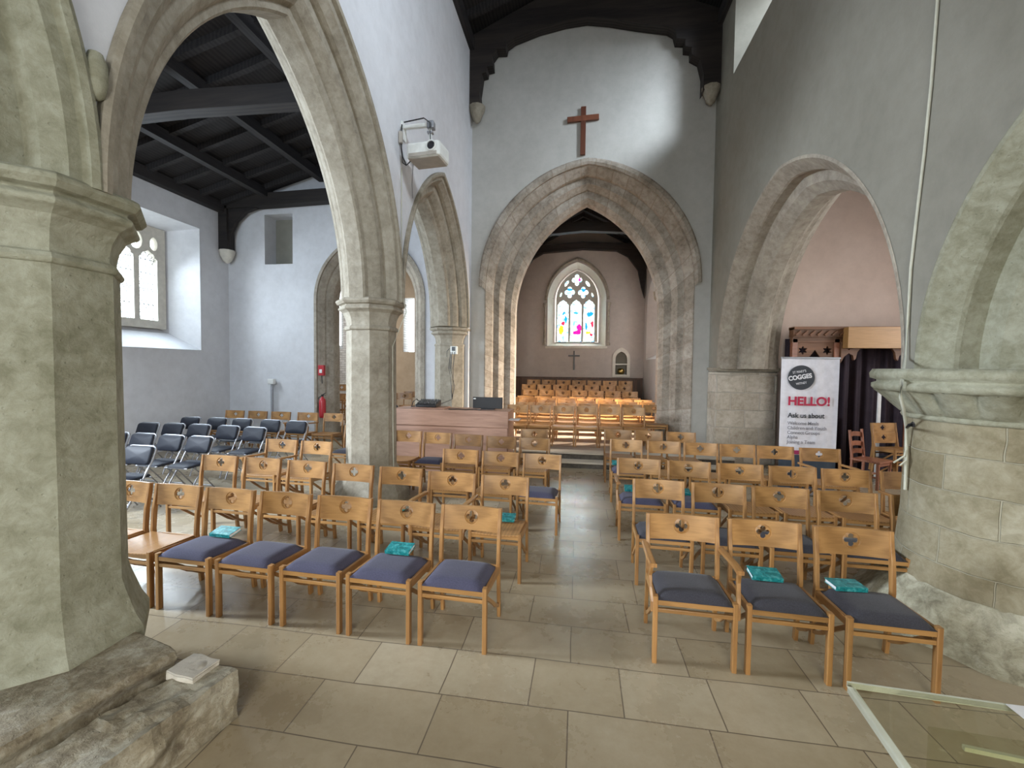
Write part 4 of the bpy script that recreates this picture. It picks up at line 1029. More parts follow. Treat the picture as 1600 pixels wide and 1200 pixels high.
# chancel rows
CR = [(9.76,.24,[-1.37,-.85,-.33,.18,.69,1.2]),(10.55,.24,[-1.30,-.79,-.28,.23,  .74,1.25,1.76]),(11.40,.24,[-1.87,-1.35,-.83,-.31,.21,.73,1.25,1.77]),
      (12.20,.24,[-1.90,-1.38,-.86,-.34,.18,.70,1.22,1.74]),(12.95,.24,[-1.6,-1.08,-.56,-.04,.48,1.0,1.53]),
      (13.90,.38,[-1.55,-1.02,-.50,.02,.54,1.06,1.58]),(14.75,.52,[-1.70,-1.17,-.63,-.10,.43,.96,1.5]),(15.60,.66,[-1.62,-1.08,-.54,0,.54,1.08,1.62])]
RN = ['front','second','third','fourth','fifth','sixth','seventh','rearmost']
for r, (y, z, xs) in enumerate(CR):
    for i, x in enumerate(xs):
        place(('chair', 0), x, y + random.uniform(-.015,.015), z, random.uniform(-.02,.02), 'oak chair, %s from the left in the %s chancel row' % ('leftmost' if i == 0 else ORD[i], RN[r]), 'chair', '%s row of chairs in the chancel' % RN[r])
# chapel chairs
for i, (x, y) in enumerate([(-6.70,11.2),(-5.05,12.0),(-5.58,12.0),(-5.20,12.9)]):
    place(('chair', 0), x, y, .3, .1, ['oak chair in the chapel opening left of the middle pillar', 'right-hand oak chair in the chapel right of the middle pillar', 'left-hand oak chair in the chapel right of the middle pillar', 'farthest oak chair in the chapel right of the middle pillar'][i], 'chair', 'oak chairs in the side chapel')
o = place(('chair', 0), -6.70, 11.42, .55, .1, 'upper oak chair stacked in the chapel opening left of the pillar', 'chair', 'oak chairs in the side chapel')
# folding chairs
FB = [[(-6.22,4.93),(-5.72,4.91)],[(-7.20,5.80),(-6.68,5.78),(-6.14,5.75),(-5.62,5.73)],[(-7.82,6.85),(-7.30,6.87),(-6.76,6.86),(-6.15,6.84),(-5.56,6.76)],[(-7.84,7.75),(-7.24,7.77),(-6.68,7.78),(-6.02,7.75),(-5.42,7.70)]]
FR = ['nearest','second','third','farthest']
for r, L in enumerate(FB):
    n_ = len(L)
    for i, (x, y) in enumerate(L):
        k = n_-1-i
        place('fold', x, y, 0, -.05 + random.uniform(-.03,.03), 'black padded folding chair, %s from the right in the %s folding row' % ('first' if k == 0 else ORD[k], FR[r]), 'folding chair', '%s row of black folding chairs' % FR[r])

# ladder-back chair beside the banner
def ladder_chair(x, y, rz):
    t = empty('ladder_back_chair', (x,y,0), rz); tag(t, 'red-brown ladder-back wooden chair beside the welcome banner', 'chair')
    for s in (-1, 1):
        mb = MB(); mb.bar([(s*.19,.20,0),(s*.19,.19,.45),(s*.19,.24,.93)], .035, .035, up=(0,1,0)); mb.build('back_post', M['brown_wood'], t, bevel=.004)
        mb = MB(); mb.bar([(s*.19,-.18,0),(s*.19,-.18,.43)], .038, .038, up=(0,1,0)); mb.build('front_leg', M['brown_wood'], t, bevel=.004)
        mb = MB(); mb.bar([(s*.19,-.17,.20),(s*.19,.19,.20)], .018, .025); mb.build('side_stretcher', M['brown_wood'], t)
    for z in (.84, .68, .55):
        mb = MB(); mb.sweep([(-.18,.205+(z-.45)*.1,z),(-.09,.225+(z-.45)*.1,z+.012),(0,.232+(z-.45)*.1,z+.016),(.09,.225+(z-.45)*.1,z+.012),(.18,.205+(z-.45)*.1,z)], [(-.009,-.04),(.009,-.04),(.009,.04),(-.009,.04)]); mb.build('back_slat', M['brown_wood'], t)
    mb = MB(); mb.box((0,0,.447), (.43,.43,.03)); mb.build('seat', M['brown_wood'], t, bevel=.008)
    mb = MB(); mb.box((0,-.18,.405), (.36,.02,.05)); mb.box((0,-.18,.22), (.36,.018,.03)); mb.box((0,.18,.405), (.36,.02,.05)); mb.build('rails', M['brown_wood'], t)
    return t
ladder_chair(4.86, 8.02, .62)
# two stacked oak chairs behind the pillar
place(('chair', 2), 5.42, 8.62, 0, .25, 'lower oak chair of the pair stacked behind the round pillar', 'chair', 'stacked oak chairs by the screen')
place(('chair', 0), 5.42, 8.66, .17, .25, 'upper oak chair of the pair stacked behind the round pillar', 'chair', 'stacked oak chairs by the screen')
# round-backed dark chair by the desk
t = empty('tub_chair', (-4.25,9.0,0), .1); tag(t, 'dark round-backed tub chair between the middle pillar and the sound desk', 'chair')
mb = MB(); pts = [(.27*math.cos(a), .24*math.sin(a), .98-.05*abs(math.cos(a))) for a in [(-.15+1.3*k/12)*PI for k in range(13)]]
pts = [(.27*math.cos(PI*(-.05+1.1*k/12)), .24*math.sin(PI*(-.05+1.1*k/12)), .95+.07*math.sin(PI*k/12)) for k in range(13)]
mb.sweep(pts, [(-.02,-.05),(.02,-.05),(.028,0),(.02,.05),(-.02,.05),(-.028,0)], smooth=True); mb.build('curved_back', M['vinyl'], t)
mb = MB(); mb.lathe([(.05,.60),(.25,.61),(.27,.65),(.24,.68),(.02,.69)], n=24, squash=(1,.9)); mb.build('seat', M['grey_metal'], t)
for a in (0, 1, 2, 3):
    th = PI/4+a*PI/2; mb = MB(); mb.tube([(.17*math.cos(th),.15*math.sin(th),.62),(.24*math.cos(th),.22*math.sin(th),0)], .014); mb.build('leg', M['grey_metal'], t)
for s in (-1, 1):
    mb = MB(); mb.tube([(s*.24,.02,.64),(s*.262,.04,.93)], .012); mb.build('arm_post', M['grey_metal'], t)

# ================================================================== BOOKS
def book_proto():
    t = empty('hymn_book', (0,0,-20))
    mb = MB(); mb.box((0,0,.003), (.155,.225,.005)); mb.box((0,0,.035), (.155,.225,.005)); mb.box((-.076,0,.019), (.005,.225,.036)); mb.build('cover', M['book'], t, bevel=.0015)
    mb = MB(); mb.box((.0,0,.019), (.143,.213,.027)); mb.build('page_block', M['paper'], t)
    return t
bp = book_proto(); index_kids(); bused = False
def book(x, y, z, rot, label, group=None):
    global bused
    o = bp if not bused else copy_tree(bp); bused = True
    o.location = (x,y,z); o.rotation_euler = rot; o.scale = (.82,.88,.8); tag(o, label, 'book', group)
G = 'teal hymn books lying on the chairs'
def lean(x, yb_, label, pad=True, t=.6):
    t *= .3; book(x, yb_-.092, (.470 if pad else .432)+.0775*math.sin(t), (0,-t,PI/2-.03), label, G)
def flat(x, yb_, label, pad=True, rz=0):
    book(x, yb_-.10, .470 if pad else .432, (0,0,PI/2+rz), label, G)
lean(-1.36, 3.25, 'teal hymn book leaning at the back of the second front-row seat left')
lean(-2.95, 3.30, 'teal hymn book at the back of the fifth front-row seat left')
lean(-.69, 4.21, 'teal hymn book on the bare wooden seat beside the aisle, second row left', False, .5)
flat(-1.86, 4.34, 'teal hymn book on the third seat, second row left', False)
lean(1.31, 3.31, 'teal hymn book propped on the middle front-row seat right', True, .5)
flat(1.80, 3.27, 'teal hymn book with pale page edge on the front seat by round pillar', True, .06)
lean(.66, 5.36, 'teal hymn book on the armchair beside the aisle, third row right')
lean(1.20, 5.33, 'teal hymn book on the second seat, third row right')
lean(1.84, 4.30, 'teal hymn book on the third seat, second row right')
lean(1.18, 4.33, 'teal hymn book at the left of the second seat, second row right')
lean(.62, 6.77, 'teal hymn book on the padded aisle seat, fourth row right')

# ================================================================== SOUND DESK
dk = empty('sound_desk', (-2.1,7.8,0)); tag(dk, 'long pinkish wood sound desk between the pillar and the chancel arch', 'desk')
def loc(mbx, c): mbx.v = [(x-c[0], y-c[1], z-c[2]) for x, y, z in mbx.v]; return mbx
c_ = (-2.1,7.8,0)
mb = MB(); mb.box2((-3.42,7.46,.86), (-1.22,7.50,1.15)); loc(mb, c_).build('front_fascia', M['desk'], dk, bevel=.003)
mb = MB(); mb.box2((-3.40,7.50,.02), (-1.24,7.53,.86)); loc(mb, c_).build('lower_panel', M['desk'], dk)
mb = MB(); mb.box2((-3.42,7.50,1.10), (-1.22,8.12,1.14)); loc(mb, c_).build('worktop', M['desk'], dk)
mb = MB(); mb.box2((-1.26,7.53,0), (-1.22,8.10,1.10)); loc(mb, c_).build('side_panel', M['desk'], dk)
mb = MB(); mb.box2((-3.42,7.53,0), (-3.38,8.10,1.10)); loc(mb, c_).build('side_panel', M['desk'], dk)
# monitor on the desk
mc = onY(762,640,7.82)
t = empty('computer_monitor', (mc.x, 7.82, 1.14)); tag(t, 'low black computer monitor on the right end of the sound desk', 'monitor')
mb = MB(); mb.box((0,0,.125), (.56,.035,.21)); hs_ = mb.build('screen_housing', M['black_plastic'], t, bevel=.006)
mb = MB(); mb.box((0,.04,.01), (.24,.16,.018)); mb.box((0,.03,.04), (.05,.03,.06)); mb.build('stand', M['black_plastic'], t)
mb = MB(); mb.box((-.245,-.019,.20), (.045,.003,.022)); mb.build('sticker', M['label_w'], hs_)
mc = onY(668,634,7.8)
t = empty('mixing_desk', (mc.x, 7.85, 1.14)); tag(t, 'black sound mixer with upright knobs on the left of the desk', 'mixer')
mb = MB(); mb.prism([(-.16,.03),(.16,.03),(.16,.15),(-.16,.07)], [], -.20, .20, 'X'); hs_ = mb.build('console', M['black_plastic'], t, bevel=.005)
mb = MB()
for i in range(12):
    for j in range(3): mb.lathe([(.009,0),(.009,.03),(.006,.034)], (-.17+i*.031, -.10+j*.09, .085+j*.024), 6)
o = mb.build('knobs', M['black_plastic'], hs_)
mb = MB(); mb.box((.06,.0,.012), (.62,.40,.02)); mb.build('base_board', M['desk'], t)
mb = MB(); mb.tube([(-.2,.1,.10),(-.26,.05,.16),(-.28,-.05,.12),(-.30,-.1,.02),(-.22,-.15,.04)], .009); mb.build('cable', M['black_plastic'], t)
mb = MB(); mb.tube([(-1.75,7.65,1.149),(-1.9,7.75,1.149),(-2.05,7.62,1.149),(-2.2,7.7,1.149),(-2.35,7.6,1.149)], .008); o = mb.build('desk_cable', M['black_plastic']); tag(o, 'short black cable lying on the sound desk', 'cable')
mb = MB(); mb.box((-1.13,7.62,1.0), (.20,.26,.004)); o = mb.build('paper_sheet', M['paper'], rot=None); tag(o, 'white paper sheet at the right end of the sound desk', 'paper')
mb = MB(); mb.box((-1.13,7.62,.99), (.20,.28,.016)); loc(mb, c_).build('side_shelf', M['desk'], dk)

# ================================================================== PROJECTOR
pj = empty('projector', (-2.16,5.95,4.93), -.10); tag(pj, 'white ceiling-style projector hung from an arm on the left wall', 'projector')
mb = MB(); mb.box((0,0,-.015), (.50,.36,.21)); mb.build('body', M['white_plastic'], pj, bevel=.035)
mb = MB(); mb.box((0,.0,-.122), (.45,.32,.02)); mb.box((0,-.181,-.085), (.42,.008,.05)); mb.build('vent_grille', M['grey_plastic'], pj, bevel=.006)
mb = MB(); mb.lathe([(.072,0),(.074,.02),(.058,.028),(.056,.0)], n=24, cap=False); o = mb.build('lens_ring', M['white_plastic'], pj, loc=(.13,-.175,.01), rot=(PI/2,0,0))
mb = MB(); mb.lathe([(.055,0),(.055,.018),(.034,.026),(.028,.020)], n=24); mb.build('lens', M['glass_lens'], pj, loc=(.13,-.178,.01), rot=(PI/2,0,0))
mb = MB(); mb.box((.02,.03,.10), (.26,.20,.025)); mb.build('mount_plate', M['grey_metal'], pj, bevel=.004)
pb = empty('projector_bracket', (-2.56,6.0,5.28)); tag(pb, 'white wall bracket arm carrying the projector', 'bracket')
mb = MB(); mb.box((.012,0,0), (.024,.16,.24)); mb.build('wall_plate', M['white_plastic'], pb, bevel=.004)
mb = MB(); mb.bar([(.02,0,.06),(.44,-.02,.06)], .05, .05); mb.build('arm', M['white_plastic'], pb, bevel=.006)
mb = MB(); mb.tube([(.42,-.02,.06),(.42,-.02,-.24)], .022, 12); mb.build('drop_tube', M['white_plastic'], pb)
mb = MB(); mb.box((.43,-.02,.05), (.10,.11,.10)); mb.box((.42,-.02,-.05), (.08,.08,.03)); mb.build('joint', M['grey_metal'], pb, bevel=.01)
mb = MB()
mb.tube([(-2.50,5.90,5.36),(-2.2,5.88,5.385),(-2.12,5.90,5.33),(-2.11,5.90,5.10)], .009)
mb.tube([(-2.53,5.90,5.33),(-2.54,5.88,5.1),(-2.50,5.86,4.86),(-2.44,5.85,4.74),(-2.38,5.88,4.82)], .010)
mb.tube([(-2.54,5.94,5.30),(-2.545,5.92,5.0),(-2.52,5.90,4.80),(-2.46,5.90,4.76)], .008)
o = mb.build('projector_cable', M['black_plastic']); tag(o, 'black cables looping between the wall bracket and the projector', 'cable')
mb = MB(); mb.box((-2.53,5.86,5.13), (.05,.06,.16)); o = mb.build('cable_connector', M['grey_plastic'], bevel=.01); tag(o, 'small grey cable connector on the wall beside the projector', 'connector')
mb = MB(); mb.tube([(-2.36,5.9,4.84),(-2.50,6.2,4.62),(-2.55,6.35,4.48)], .006); o = mb.build('thin_cable', M['grey_metal']); tag(o, 'thin grey cable from the projector to the narrow arch', 'cable')
mb = MB(); mb.tube([(-2.545,5.93,4.75),(-2.545,5.93,4.0),(-2.54,5.93,3.2),(-2.50,5.90,2.86),(-2.45,5.88,2.70),(-2.52,5.80,2.45),(-2.60,5.76,2.2),(-2.59,5.75,1.0),(-2.58,5.75,.5)], .006); o = mb.build('wall_cable', M['cream_cord']); tag(o, 'pale cable running down the wall and the middle pillar', 'cable')

# socket box and cables on the respond
sx_, sy_ = -2.80, 9.45
t = empty('socket_box', (sx_, sy_, 2.30)); tag(t, 'white socket box on the half pillar beside the chancel arch', 'socket')
mb = MB(); mb.box((0,0,0), (.15,.09,.18)); hs_ = mb.build('housing', M['white_plastic'], t, bevel=.008)
mb = MB(); mb.box((0,-.05,.03), (.075,.03,.09)); mb.build('plug', M['black_plastic'], hs_, bevel=.006)
mb = MB()
for dx, dy, b_ in ((-.07,-.04,.04),(.03,-.05,-.02),(-.03,-.06,.08)):
    mb.tube([(sx_+dx,sy_+dy,2.26),(sx_+dx-.03,sy_+dy-.02,1.9),(sx_+dx+b_,sy_+dy-.05,1.5),(sx_+.02,sy_-.2,1.2),(sx_-.02,sy_-.9,1.155)], .008)
mb.tube([(sx_-.10,sy_-.02,2.34),(sx_-.16,sy_-.02,2.28),(sx_-.16,sy_-.03,2.15)], .007)
o = mb.build('hanging_cable', M['black_plastic']); tag(o, 'black cables hanging from the socket box to the desk', 'cable')

# ================================================================== SMALL AISLE THINGS
t = empty('fire_extinguisher', (-6.30,9.86,.62)); tag(t, 'red fire extinguisher hanging at the chapel arch jamb', 'fire extinguisher')
mb = MB(); mb.lathe([(.06,0),(.078,.02),(.08,.06),(.08,.40),(.07,.46),(.03,.50),(.025,.53)], n=20); mb.build('cylinder', M['red'], t)
mb = MB(); mb.box((0,0,.555), (.04,.04,.05)); mb.bar([(0,0,.57),(.10,-.02,.62)], .025, .012); mb.bar([(0,0,.56),(.10,-.02,.57)], .02, .012); mb.build('valve', M['black_plastic'], t)
mb = MB(); mb.tube([(-.03,0,.55),(-.09,-.02,.50),(-.10,-.02,.3),(-.09,-.02,.12)], .01); mb.build('hose', M['black_plastic'], t)
t = empty('call_point', (-6.36,9.93,1.80)); tag(t, 'red alarm box on the chapel arch jamb above the extinguisher', 'alarm box')
mb = MB(); mb.box((0,0,0), (.15,.08,.26)); mb.build('box', M['red'], t, bevel=.008)
mb = MB(); mb.box((0,-.045,-.02), (.07,.012,.09)); mb.build('cover_plate', M['label_w'], t)
mb = MB(); mb.tube([(0,0,-.12),(.01,0,-.33)], .012); mb.build('drop_pipe', M['black_plastic'], t)
t = empty('wall_pipe', (-7.72,9.90,0)); tag(t, 'thin grey pipe with pale cap against the aisle end wall', 'pipe')
mb = MB(); mb.tube([(0,0,0),(0,0,1.45)], .03, 10); mb.build('pipe', M['grey_metal'], t)
mb = MB(); mb.box((.01,-.02,1.50), (.17,.10,.13)); mb.build('cap', M['label_w'], t, bevel=.015)
mb = MB(); p = onY(1028,566,13.0); mb.box((2.285,12.9,p.z), (.03,.42,.28)); o = mb.build('wall_plaque', M['black_plastic'], bevel=.004); tag(o, 'small dark plaque on the right wall of the chancel', 'plaque')
mb = MB(); mb.box((2.25,12.55,.87), (.05,.05,1.24)); mb.box((2.25,12.55,.26), (.1,.2,.03)); o = mb.build('candle_stand', M['red'], bevel=.006); tag(o, 'thin red upright by the right chancel wall', 'stand')
mb = MB(); mb.box2((-2.38,16.06,.66), (2.26,16.19,1.55)); mb.box2((-2.38,16.03,1.55), (2.26,16.19,1.60))
for i in range(9): mb.box((-2.2+i*.53,16.05,1.1), (.05,.02,.8))
o = mb.build('wall_panelling', M['panel_wood']); tag(o, 'low dark wood panelling below the stained glass window', 'panelling')

# cord on the right wall
W = lambda x, y, X: tuple(onX(x, y, X))
pts = [W(1466,-40,2.785), W(1465,0,2.785), W(1455,130,2.785), W(1444,240,2.785), W(1432,340,2.785), W(1423,420,2.785), W(1419,500,2.785), W(1414,560,2.76)]
cp2 = []
for x, y, r in ((1409,598,.875),(1407,620,.86),(1412,640,.80),(1416,668,.65),(1416,700,.63),(1415,740,.63),(1414,765,.63)):
    d = ray(x, y); d2 = Vector((d.x, d.y)); oc = Vector((-PX, -PY)); a_ = d2.dot(d2); b_ = 2*oc.dot(d2); c3 = oc.dot(oc)-r*r
    disc = b_*b_-4*a_*c3; tt = (-b_-math.sqrt(disc))/(2*a_) if disc > 0 else -b_/(2*a_)
    q_ = Vector((0,0,CH))+d*tt; cp2.append(tuple(q_))
mb = MB(); mb.tube(pts+cp2, .011, 8); e = cp2[4]
mb.tube([cp2[4], (e[0]-.03,e[1]-.03,e[2]-.06), (e[0]-.10,e[1]-.02,e[2]-.12)], .007)
mb.tube([cp2[4], (e[0]-.02,e[1]-.04,e[2]-.09), (e[0]-.06,e[1]-.03,e[2]-.14)], .007)
o = mb.build('pull_cord', M['cream_cord']); tag(o, 'long pale cord hanging down the right wall over the round pillar', 'cord')
d = ray(1436,666); q_ = Vector((0,0,CH))+d*(3.02/d.y)
mb = MB(); mb.tube([(cp2[3][0]+.01,cp2[3][1]+.005,cp2[3][2]), (q_.x-.02,q_.y+.05,q_.z), (q_.x+.02,q_.y+.08,q_.z+.01)], .010); mb.box((q_.x+.0,q_.y+.05,q_.z), (.012,.02,.02))
o = mb.build('cord_hook', M['dark_metal']); tag(o, 'small metal hook holding the cord under the round capital', 'hook')

# ================================================================== BANNER
BY = 7.28
p0 = onY(1222,558,BY); p1 = onY(1312,559,BY); bw = p1.x-p0.x; bx = (p0.x+p1.x)/2; bt = p0.z
bn = empty('roller_banner', (bx, BY, 0)); tag(bn, 'tall white roller banner reading HELLO! by the right arch', 'banner')
def fab(name, z0, z1, mat, dy=0, w=bw):
    mb = MB(); nx, nz = 24, 20; vs = []
    for i in range(nx+1):
        for j in range(nz+1):
            x = -w/2+w*i/nx; z = z0+(z1-z0)*j/nz; vs.append((x, dy+.006*math.sin(x*19+z*1.5)+.004*math.sin(x*41), z))
    mb.add(vs, [(i*(nz+1)+j, (i+1)*(nz+1)+j, (i+1)*(nz+1)+j+1, i*(nz+1)+j+1) for i in range(nx) for j in range(nz)], smooth=True)
    mb.add([(x,y+.003,z) for x,y,z in vs], [(i*(nz+1)+j, i*(nz+1)+j+1, (i+1)*(nz+1)+j+1, (i+1)*(nz+1)+j) for i in range(nx) for j in range(nz)], smooth=True)
    return mb.build(name, mat, bn, fix=False)
M['banner'] = plain('banner_fabric', (.70,.69,.74), .6)
M['ink'] = plain('dark_ink', (.03,.035,.045), .6); M['ink_grey'] = plain('grey_ink', (.22,.22,.25), .6); M['ink_red'] = plain('crimson_ink', (.45,.015,.06), .6)
M['ink_mag'] = plain('magenta_print', (.40,.03,.12), .6); M['ink_blue'] = plain('slate_print', (.04,.06,.09), .6); M['ink_white'] = plain('white_ink', (.75,.75,.78), .6)
BF = fab('banner_fabric', .62, bt-.02, M['banner']); fab('lower_print', .10, .62, M['ink_blue'])
mb = MB(); mb.box((-bw*.27,-.014,.66), (bw*.42,.004,.06)); mb.build('print_stripe', M['ink_mag'], bn)
mb = MB(); mb.box((0,0,bt-.01), (bw+.02,.03,.03)); mb.build('top_rail', M['grey_metal'], bn, bevel=.004)
mb = MB(); mb.box((0,0,.05), (bw+.03,.20,.09)); mb.build('base_cassette', M['grey_metal'], bn, bevel=.02)
mb = MB(); mb.tube([(0,.05,.08),(0,.04,bt-.02)], .012); mb.build('support_pole', M['grey_metal'], bn)
def bp_(x, y):
    p = onY(x, y, BY-.02); return p.x-bx, p.z
cx, czz = bp_(1252,590); rad = (bp_(1273,590)[0]-cx)
mb = MB(); mb.lathe([(rad,0),(rad,.003)], n=40); mb.build('round_badge', M['ink'], BF, loc=(cx,-.017,czz), rot=(PI/2,0,0))
def text(s, x, y, size, mat, name, rotz=0, off=0, align='LEFT', dy=-.02, wpx=None):
    cu = bpy.data.curves.new(name, 'FONT'); cu.body = s; cu.size = size; cu.offset = off; cu.extrude = .0015; cu.align_x = align; cu.align_y = 'CENTER'
    tmp = bpy.data.objects.new('tmp', cu); COL.objects.link(tmp)
    bpy.context.view_layer.update()
    me = bpy.data.meshes.new_from_object(tmp.evaluated_get(bpy.context.evaluated_depsgraph_get()))
    bpy.data.objects.remove(tmp); me.materials.clear(); me.materials.append(mat); me.name = name
    o = bpy.data.objects.new(name, me); COL.objects.link(o); o.parent = BF
    if wpx:
        xs = [v.co.x for v in me.vertices]; k = wpx*K/(max(xs)-min(xs))
        for v in me.vertices: v.co.x *= k
    px, pz = bp_(x, y); o.location = (px, dy, pz); o.rotation_euler = (PI/2, -rotz, 0); return o
K = bw/90.0   # metres per photo pixel on the banner
text("ST MARY'S", 1249, 581, 6.0*K, M['ink_white'], 'badge_lettering', .17, .0, 'CENTER', -.024, 21)
text('COGGES', 1250, 589.5, 10.5*K, M['ink_white'], 'badge_lettering', .17, .0035, 'CENTER', -.024, 37)
text('WITNEY', 1252, 599, 5.5*K, M['ink_white'], 'badge_lettering', .17, .0, 'CENTER', -.024, 17)
text('HELLO!', 1231, 627, 20.5*K, M['ink_red'], 'red_lettering', 0, .006, wpx=65)
text('Ask us about', 1231, 649, 11.6*K, M['ink'], 'dark_lettering', 0, .002, wpx=58)
for i, (s, wp) in enumerate([('Welcome Meals',49), ('Children and Youth',61), ('Connect Groups',51), ('Alpha',17), ('Joining a Team',45)]):
    text(s, 1230.5-i*.3, 661+i*7.3, 8.2*K, M['ink_grey'], 'grey_lettering', 0, .0003, wpx=wp)

# ================================================================== SCREEN AND CURTAIN IN THE SOUTH AISLE
SY = 8.95
sc = empty('wooden_screen', (5.4, SY, 0)); tag(sc, 'carved dark wooden screen with tracery behind the welcome banner', 'screen')
def S(mbx): return loc(mbx, (5.4, SY, 0))
zt_ = onY(1225,513,SY).z
mb = MB(); mb.box2((3.97,SY-.10,zt_-.17), (7.0,SY+.08,zt_)); mb.box2((3.97,SY-.13,zt_-.03), (7.0,SY+.1,zt_+.02)); S(mb).build('cornice', M['screen_wood'], sc)
mb = MB()
for i in range(24):
    x = 4.0+i*.125; mb.bar([(x,SY-.11,zt_-.14),(x+.08,SY-.115,zt_-.06)], .03, .03)
S(mb).build('carved_leaf_band', M['screen_wood'], sc)
mb = MB(); mb.box2((3.97,SY-.06,zt_-.27), (7.0,SY+.04,zt_-.17)); S(mb).build('head_rail', M['screen_wood'], sc)
for x in (4.02, 4.74, 6.0):
    mb = MB(); mb.box2((x-.045,SY-.06,0), (x+.045,SY+.04,zt_-.2)); S(mb).build('post', M['brown_wood'], sc, bevel=.006)
# tracery panel
zp = zt_-.27
def tri(cx, cz_, r): return [(cx+(r*.5*math.cos(a*3)**2+r*.55)*math.cos(a+PI/2), cz_+(r*.5*math.cos(a*3/1)**2+r*.55)*math.sin(a+PI/2)) for a in [2*PI*k/24 for k in range(24)]]
out = [(4.06,zp-.42),(4.20,zp-.40),(4.28,zp-.28),(4.38,zp-.14),(4.48,zp-.28),(4.56,zp-.40),(4.70,zp-.42),(4.70,zp),(4.06,zp)]
mb = MB(); mb.prism(out, [tri(4.17,zp-.15,.08), tri(4.59,zp-.15,.08)], SY-.03, SY+.01, 'Y'); S(mb).build('tracery_panel', M['screen_wood'], sc)
def bracket(x, s):
    pts = [(0,0),(.44,0),(.42,-.07),(.33,-.10),(.27,-.18),(.25,-.30),(.22,-.33),(.20,-.24),(.13,-.20),(.05,-.27),(0,-.38)]
    pts = [(x+s*u, zp+v) for u, v in pts]
    mb = MB(); mb.prism(pts, [tri(x+s*.13, zp-.09, .055)], SY-.10, SY-.04, 'Y'); S(mb).build('carved_bracket', M['screen_wood'], sc)
bracket(4.79, 1); bracket(5.95, -1)
mb = MB(); mb.box2((4.74,SY-.03,.02), (4.06,SY+.02,1.1)); S(mb).build('lower_panel', M['screen_wood'], sc)
pa = onY(1325,511,8.70); pb_ = onY(1325,544,8.70)
mb = MB(); mb.box2((pa.x,8.68,pb_.z+.0), (7.0,8.84,pa.z)); o = mb.build('box_beam', M['oak'], bevel=.004); tag(o, 'plain pale oak box beam in front of the carved screen top', 'beam')
mb = MB(); vs = []; nx = 150
for i in range(nx+1):
    x = 3.99+i*(6.9-3.99)/nx; fold = .045*math.sin(x*27+.9*math.sin(x*5))+.02*math.sin(x*61)
    for z in (.02,.8,1.7,2.55): vs.append((x, SY+.25+fold*(1.1-.2*z/2.5), z))
mb.add(vs, [(i*4+j,(i+1)*4+j,(i+1)*4+j+1,i*4+j+1) for i in range(nx) for j in range(3)], smooth=True)
mb.add([(x,y+.008,z) for x,y,z in vs], [(i*4+j,i*4+j+1,(i+1)*4+j+1,(i+1)*4+j) for i in range(nx) for j in range(3)], smooth=True)
o = mb.build('curtain', M['curtain'], fix=False); tag(o, 'dark plum curtain hanging in folds behind the carved screen', 'curtain')
p = onY(1372,652,SY-.15)
mb = MB(); mb.box((p.x,SY-.16,.80), (.05,.03,1.60)); o = mb.build('white_strip', M['label_w']); tag(o, 'narrow white strip in front of the dark curtain', 'strip')

# ================================================================== ACRYLIC TABLE
TZ = .92
c0 = onZ(1325,1066,TZ)
at = empty('acrylic_table', (c0.x, c0.y, 0), -.055); tag(at, 'clear acrylic table with pale edges in the bottom right corner', 'table')
mb = MB(); mb.box((.42,-.36,TZ-.009), (.84,.72,.016)); mb.build('table_top', M['acrylic'], at)
mb = MB(); mb.bar([(.0,-.02,TZ-.012),(-.02,-.38,TZ-.012),(-.035,-.72,TZ-.012)], .022, .022); mb.build('polished_edge', M['acrylic_edge'], at, bevel=.004)
mb = MB(); mb.bar([(.0,.004,TZ-.01),(.84,.004,TZ-.01)], .008, .018); mb.build('polished_edge', M['acrylic_edge'], at)
mb = MB(); mb.box((.42,-.09,TZ/2-.02), (.50,.014,TZ-.05)); mb.build('front_panel', M['acrylic'], at)
mb = MB(); q1 = at.matrix_basis.inverted() @ onZ(1505,1168,.70); q2 = at.matrix_basis.inverted() @ onZ(1640,1196,.70); mb.bar([q1, q2], .014, .014); mb.build('shelf_edge', M['acrylic_edge'], at)
mb = MB(); mb.box((.42,-.3,.012), (.56,.45,.02)); mb.build('base_plate', M['acrylic'], at)
ps = onZ(1597,1140,TZ+.004)
mb = MB(); mb.box((ps.x+.15,ps.y-.05,TZ+.004), (.21,.30,.003)); o = mb.build('paper_sheet', M['paper']); tag(o, 'white paper lying on the acrylic table at the right edge', 'paper')

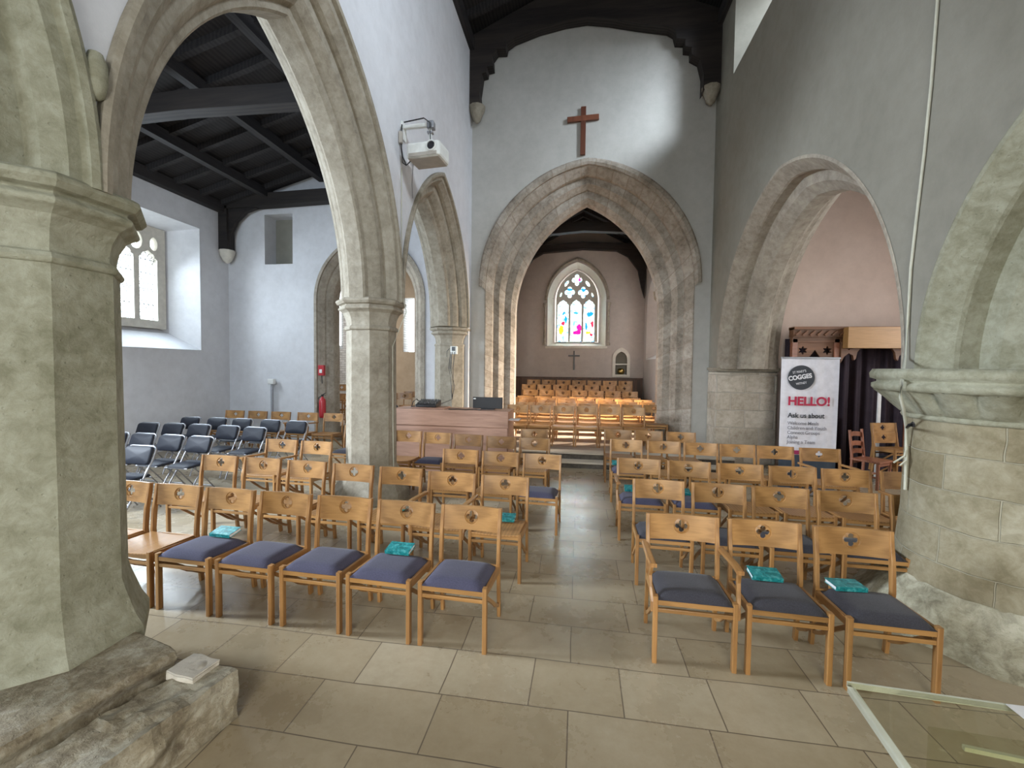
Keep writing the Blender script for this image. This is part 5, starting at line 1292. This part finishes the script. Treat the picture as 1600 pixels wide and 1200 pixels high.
# ================================================================== LIGHT
def area(name, loc_, target, sx, sy_, power, col=(1,1,1), spread=PI):
    l = bpy.data.lights.new(name, 'AREA'); l.shape = 'RECTANGLE'; l.size = sx; l.size_y = sy_; l.energy = power; l.color = col; l.spread = spread
    o = bpy.data.objects.new(name, l); COL.objects.link(o); o.location = loc_
    o.rotation_euler = (Vector(target)-Vector(loc_)).to_track_quat('-Z', 'Y').to_euler(); return o
BL = (.80,.90,1.0); WM = (1.0,.86,.70); NE = (.96,.98,1.0)
LIGHTS = [
 ('fill_west_opening', (.1,-4.15,2.5), (.1,2.0,.0), 2.6, 2.6, 120, (1.0,.97,.86), PI*.62),  # added fill at an unseen opening, aimed at the near floor
 ('daylight_south_clerestory_east', (5.5,5.8,9.4), (1.3,10,7.2), 1.2, 1.2, 150, (.80,.90,1.0), PI*.5),
 ('daylight_south_clerestory_west', (4.05,1.0,8.5), (-2.5,5.5,6.6), 1.9, 1.0, 150, (.80,.90,1.0), PI*.5),
 ('daylight_aisle_window_east', (-9.9,7.9,3.9), (-3,6.6,.4), 1.6, 2.0, 330, BL, PI*.8),
 ('daylight_aisle_window_west', (-9.8,2.4,3.9), (-3,4.2,.2), 1.8, 2.2, 480, BL, PI*.62),
 ('fill_aisle_west_opening', (-6.3,-4.15,3.4), (-6.3,9,2.0), 1.8, 2.4, 130, (.70,.85,1.0), PI*.6),  # added fill from out of view, brightens the aisle end wall
 ('daylight_south_aisle_window_a', (7.5,6.7,3.1), (3,7,1.2), 2.0, 2.4, 28, (1.0,.93,.86), PI),
 ('daylight_south_aisle_window_b', (7.5,2.0,3.1), (2,3,1.0), 2.2, 2.4, 55, (1.0,.98,.88), PI),
 ('daylight_chancel_south_window', (3.05,11.6,3.3), (-.6,11.2,.4), .8, 2.0, 420, (1.0,.84,.66), PI*.55),
 ('fill_chancel_north_opening', (-3.05,11.8,3.2), (1,11.9,.2), 1.1, 2.0, 12, (1.0,.93,.84), PI*.7),  # weak added fill at a hidden opening, for the chancel chairs
 ('daylight_east_window', (-.13,17.9,4.4), (-.13,10,3.0), 2.0, 3.2, 480, (1.0,.98,.92), PI),
 ('daylight_chapel_north_window', (-9.9,12.6,3.6), (-4,12.5,1.0), 1.9, 2.4, 130, (1.0,.97,.90), PI),
]
for a in LIGHTS: area(*a)
w = bpy.data.worlds.new('sky'); SC.world = w; w.use_nodes = True
nt = w.node_tree; bg = nt.nodes['Background']; bg.inputs[0].default_value = (.93,.97,1.0,1); bg.inputs[1].default_value = 5.0
SC.view_settings.view_transform = 'Standard'; SC.view_settings.look = 'None'; SC.view_settings.gamma = 1
SC.view_settings.exposure = 0.2
try: SC.view_settings.use_curve_mapping = False
except Exception: pass
SC.cycles.use_denoising = True
SC.cycles.max_bounces = 10; SC.cycles.diffuse_bounces = 6; SC.cycles.glossy_bounces = 3; SC.cycles.transparent_max_bounces = 16
SC.cycles.sample_clamp_indirect = 6; SC.cycles.caustics_reflective = False; SC.cycles.caustics_refractive = False
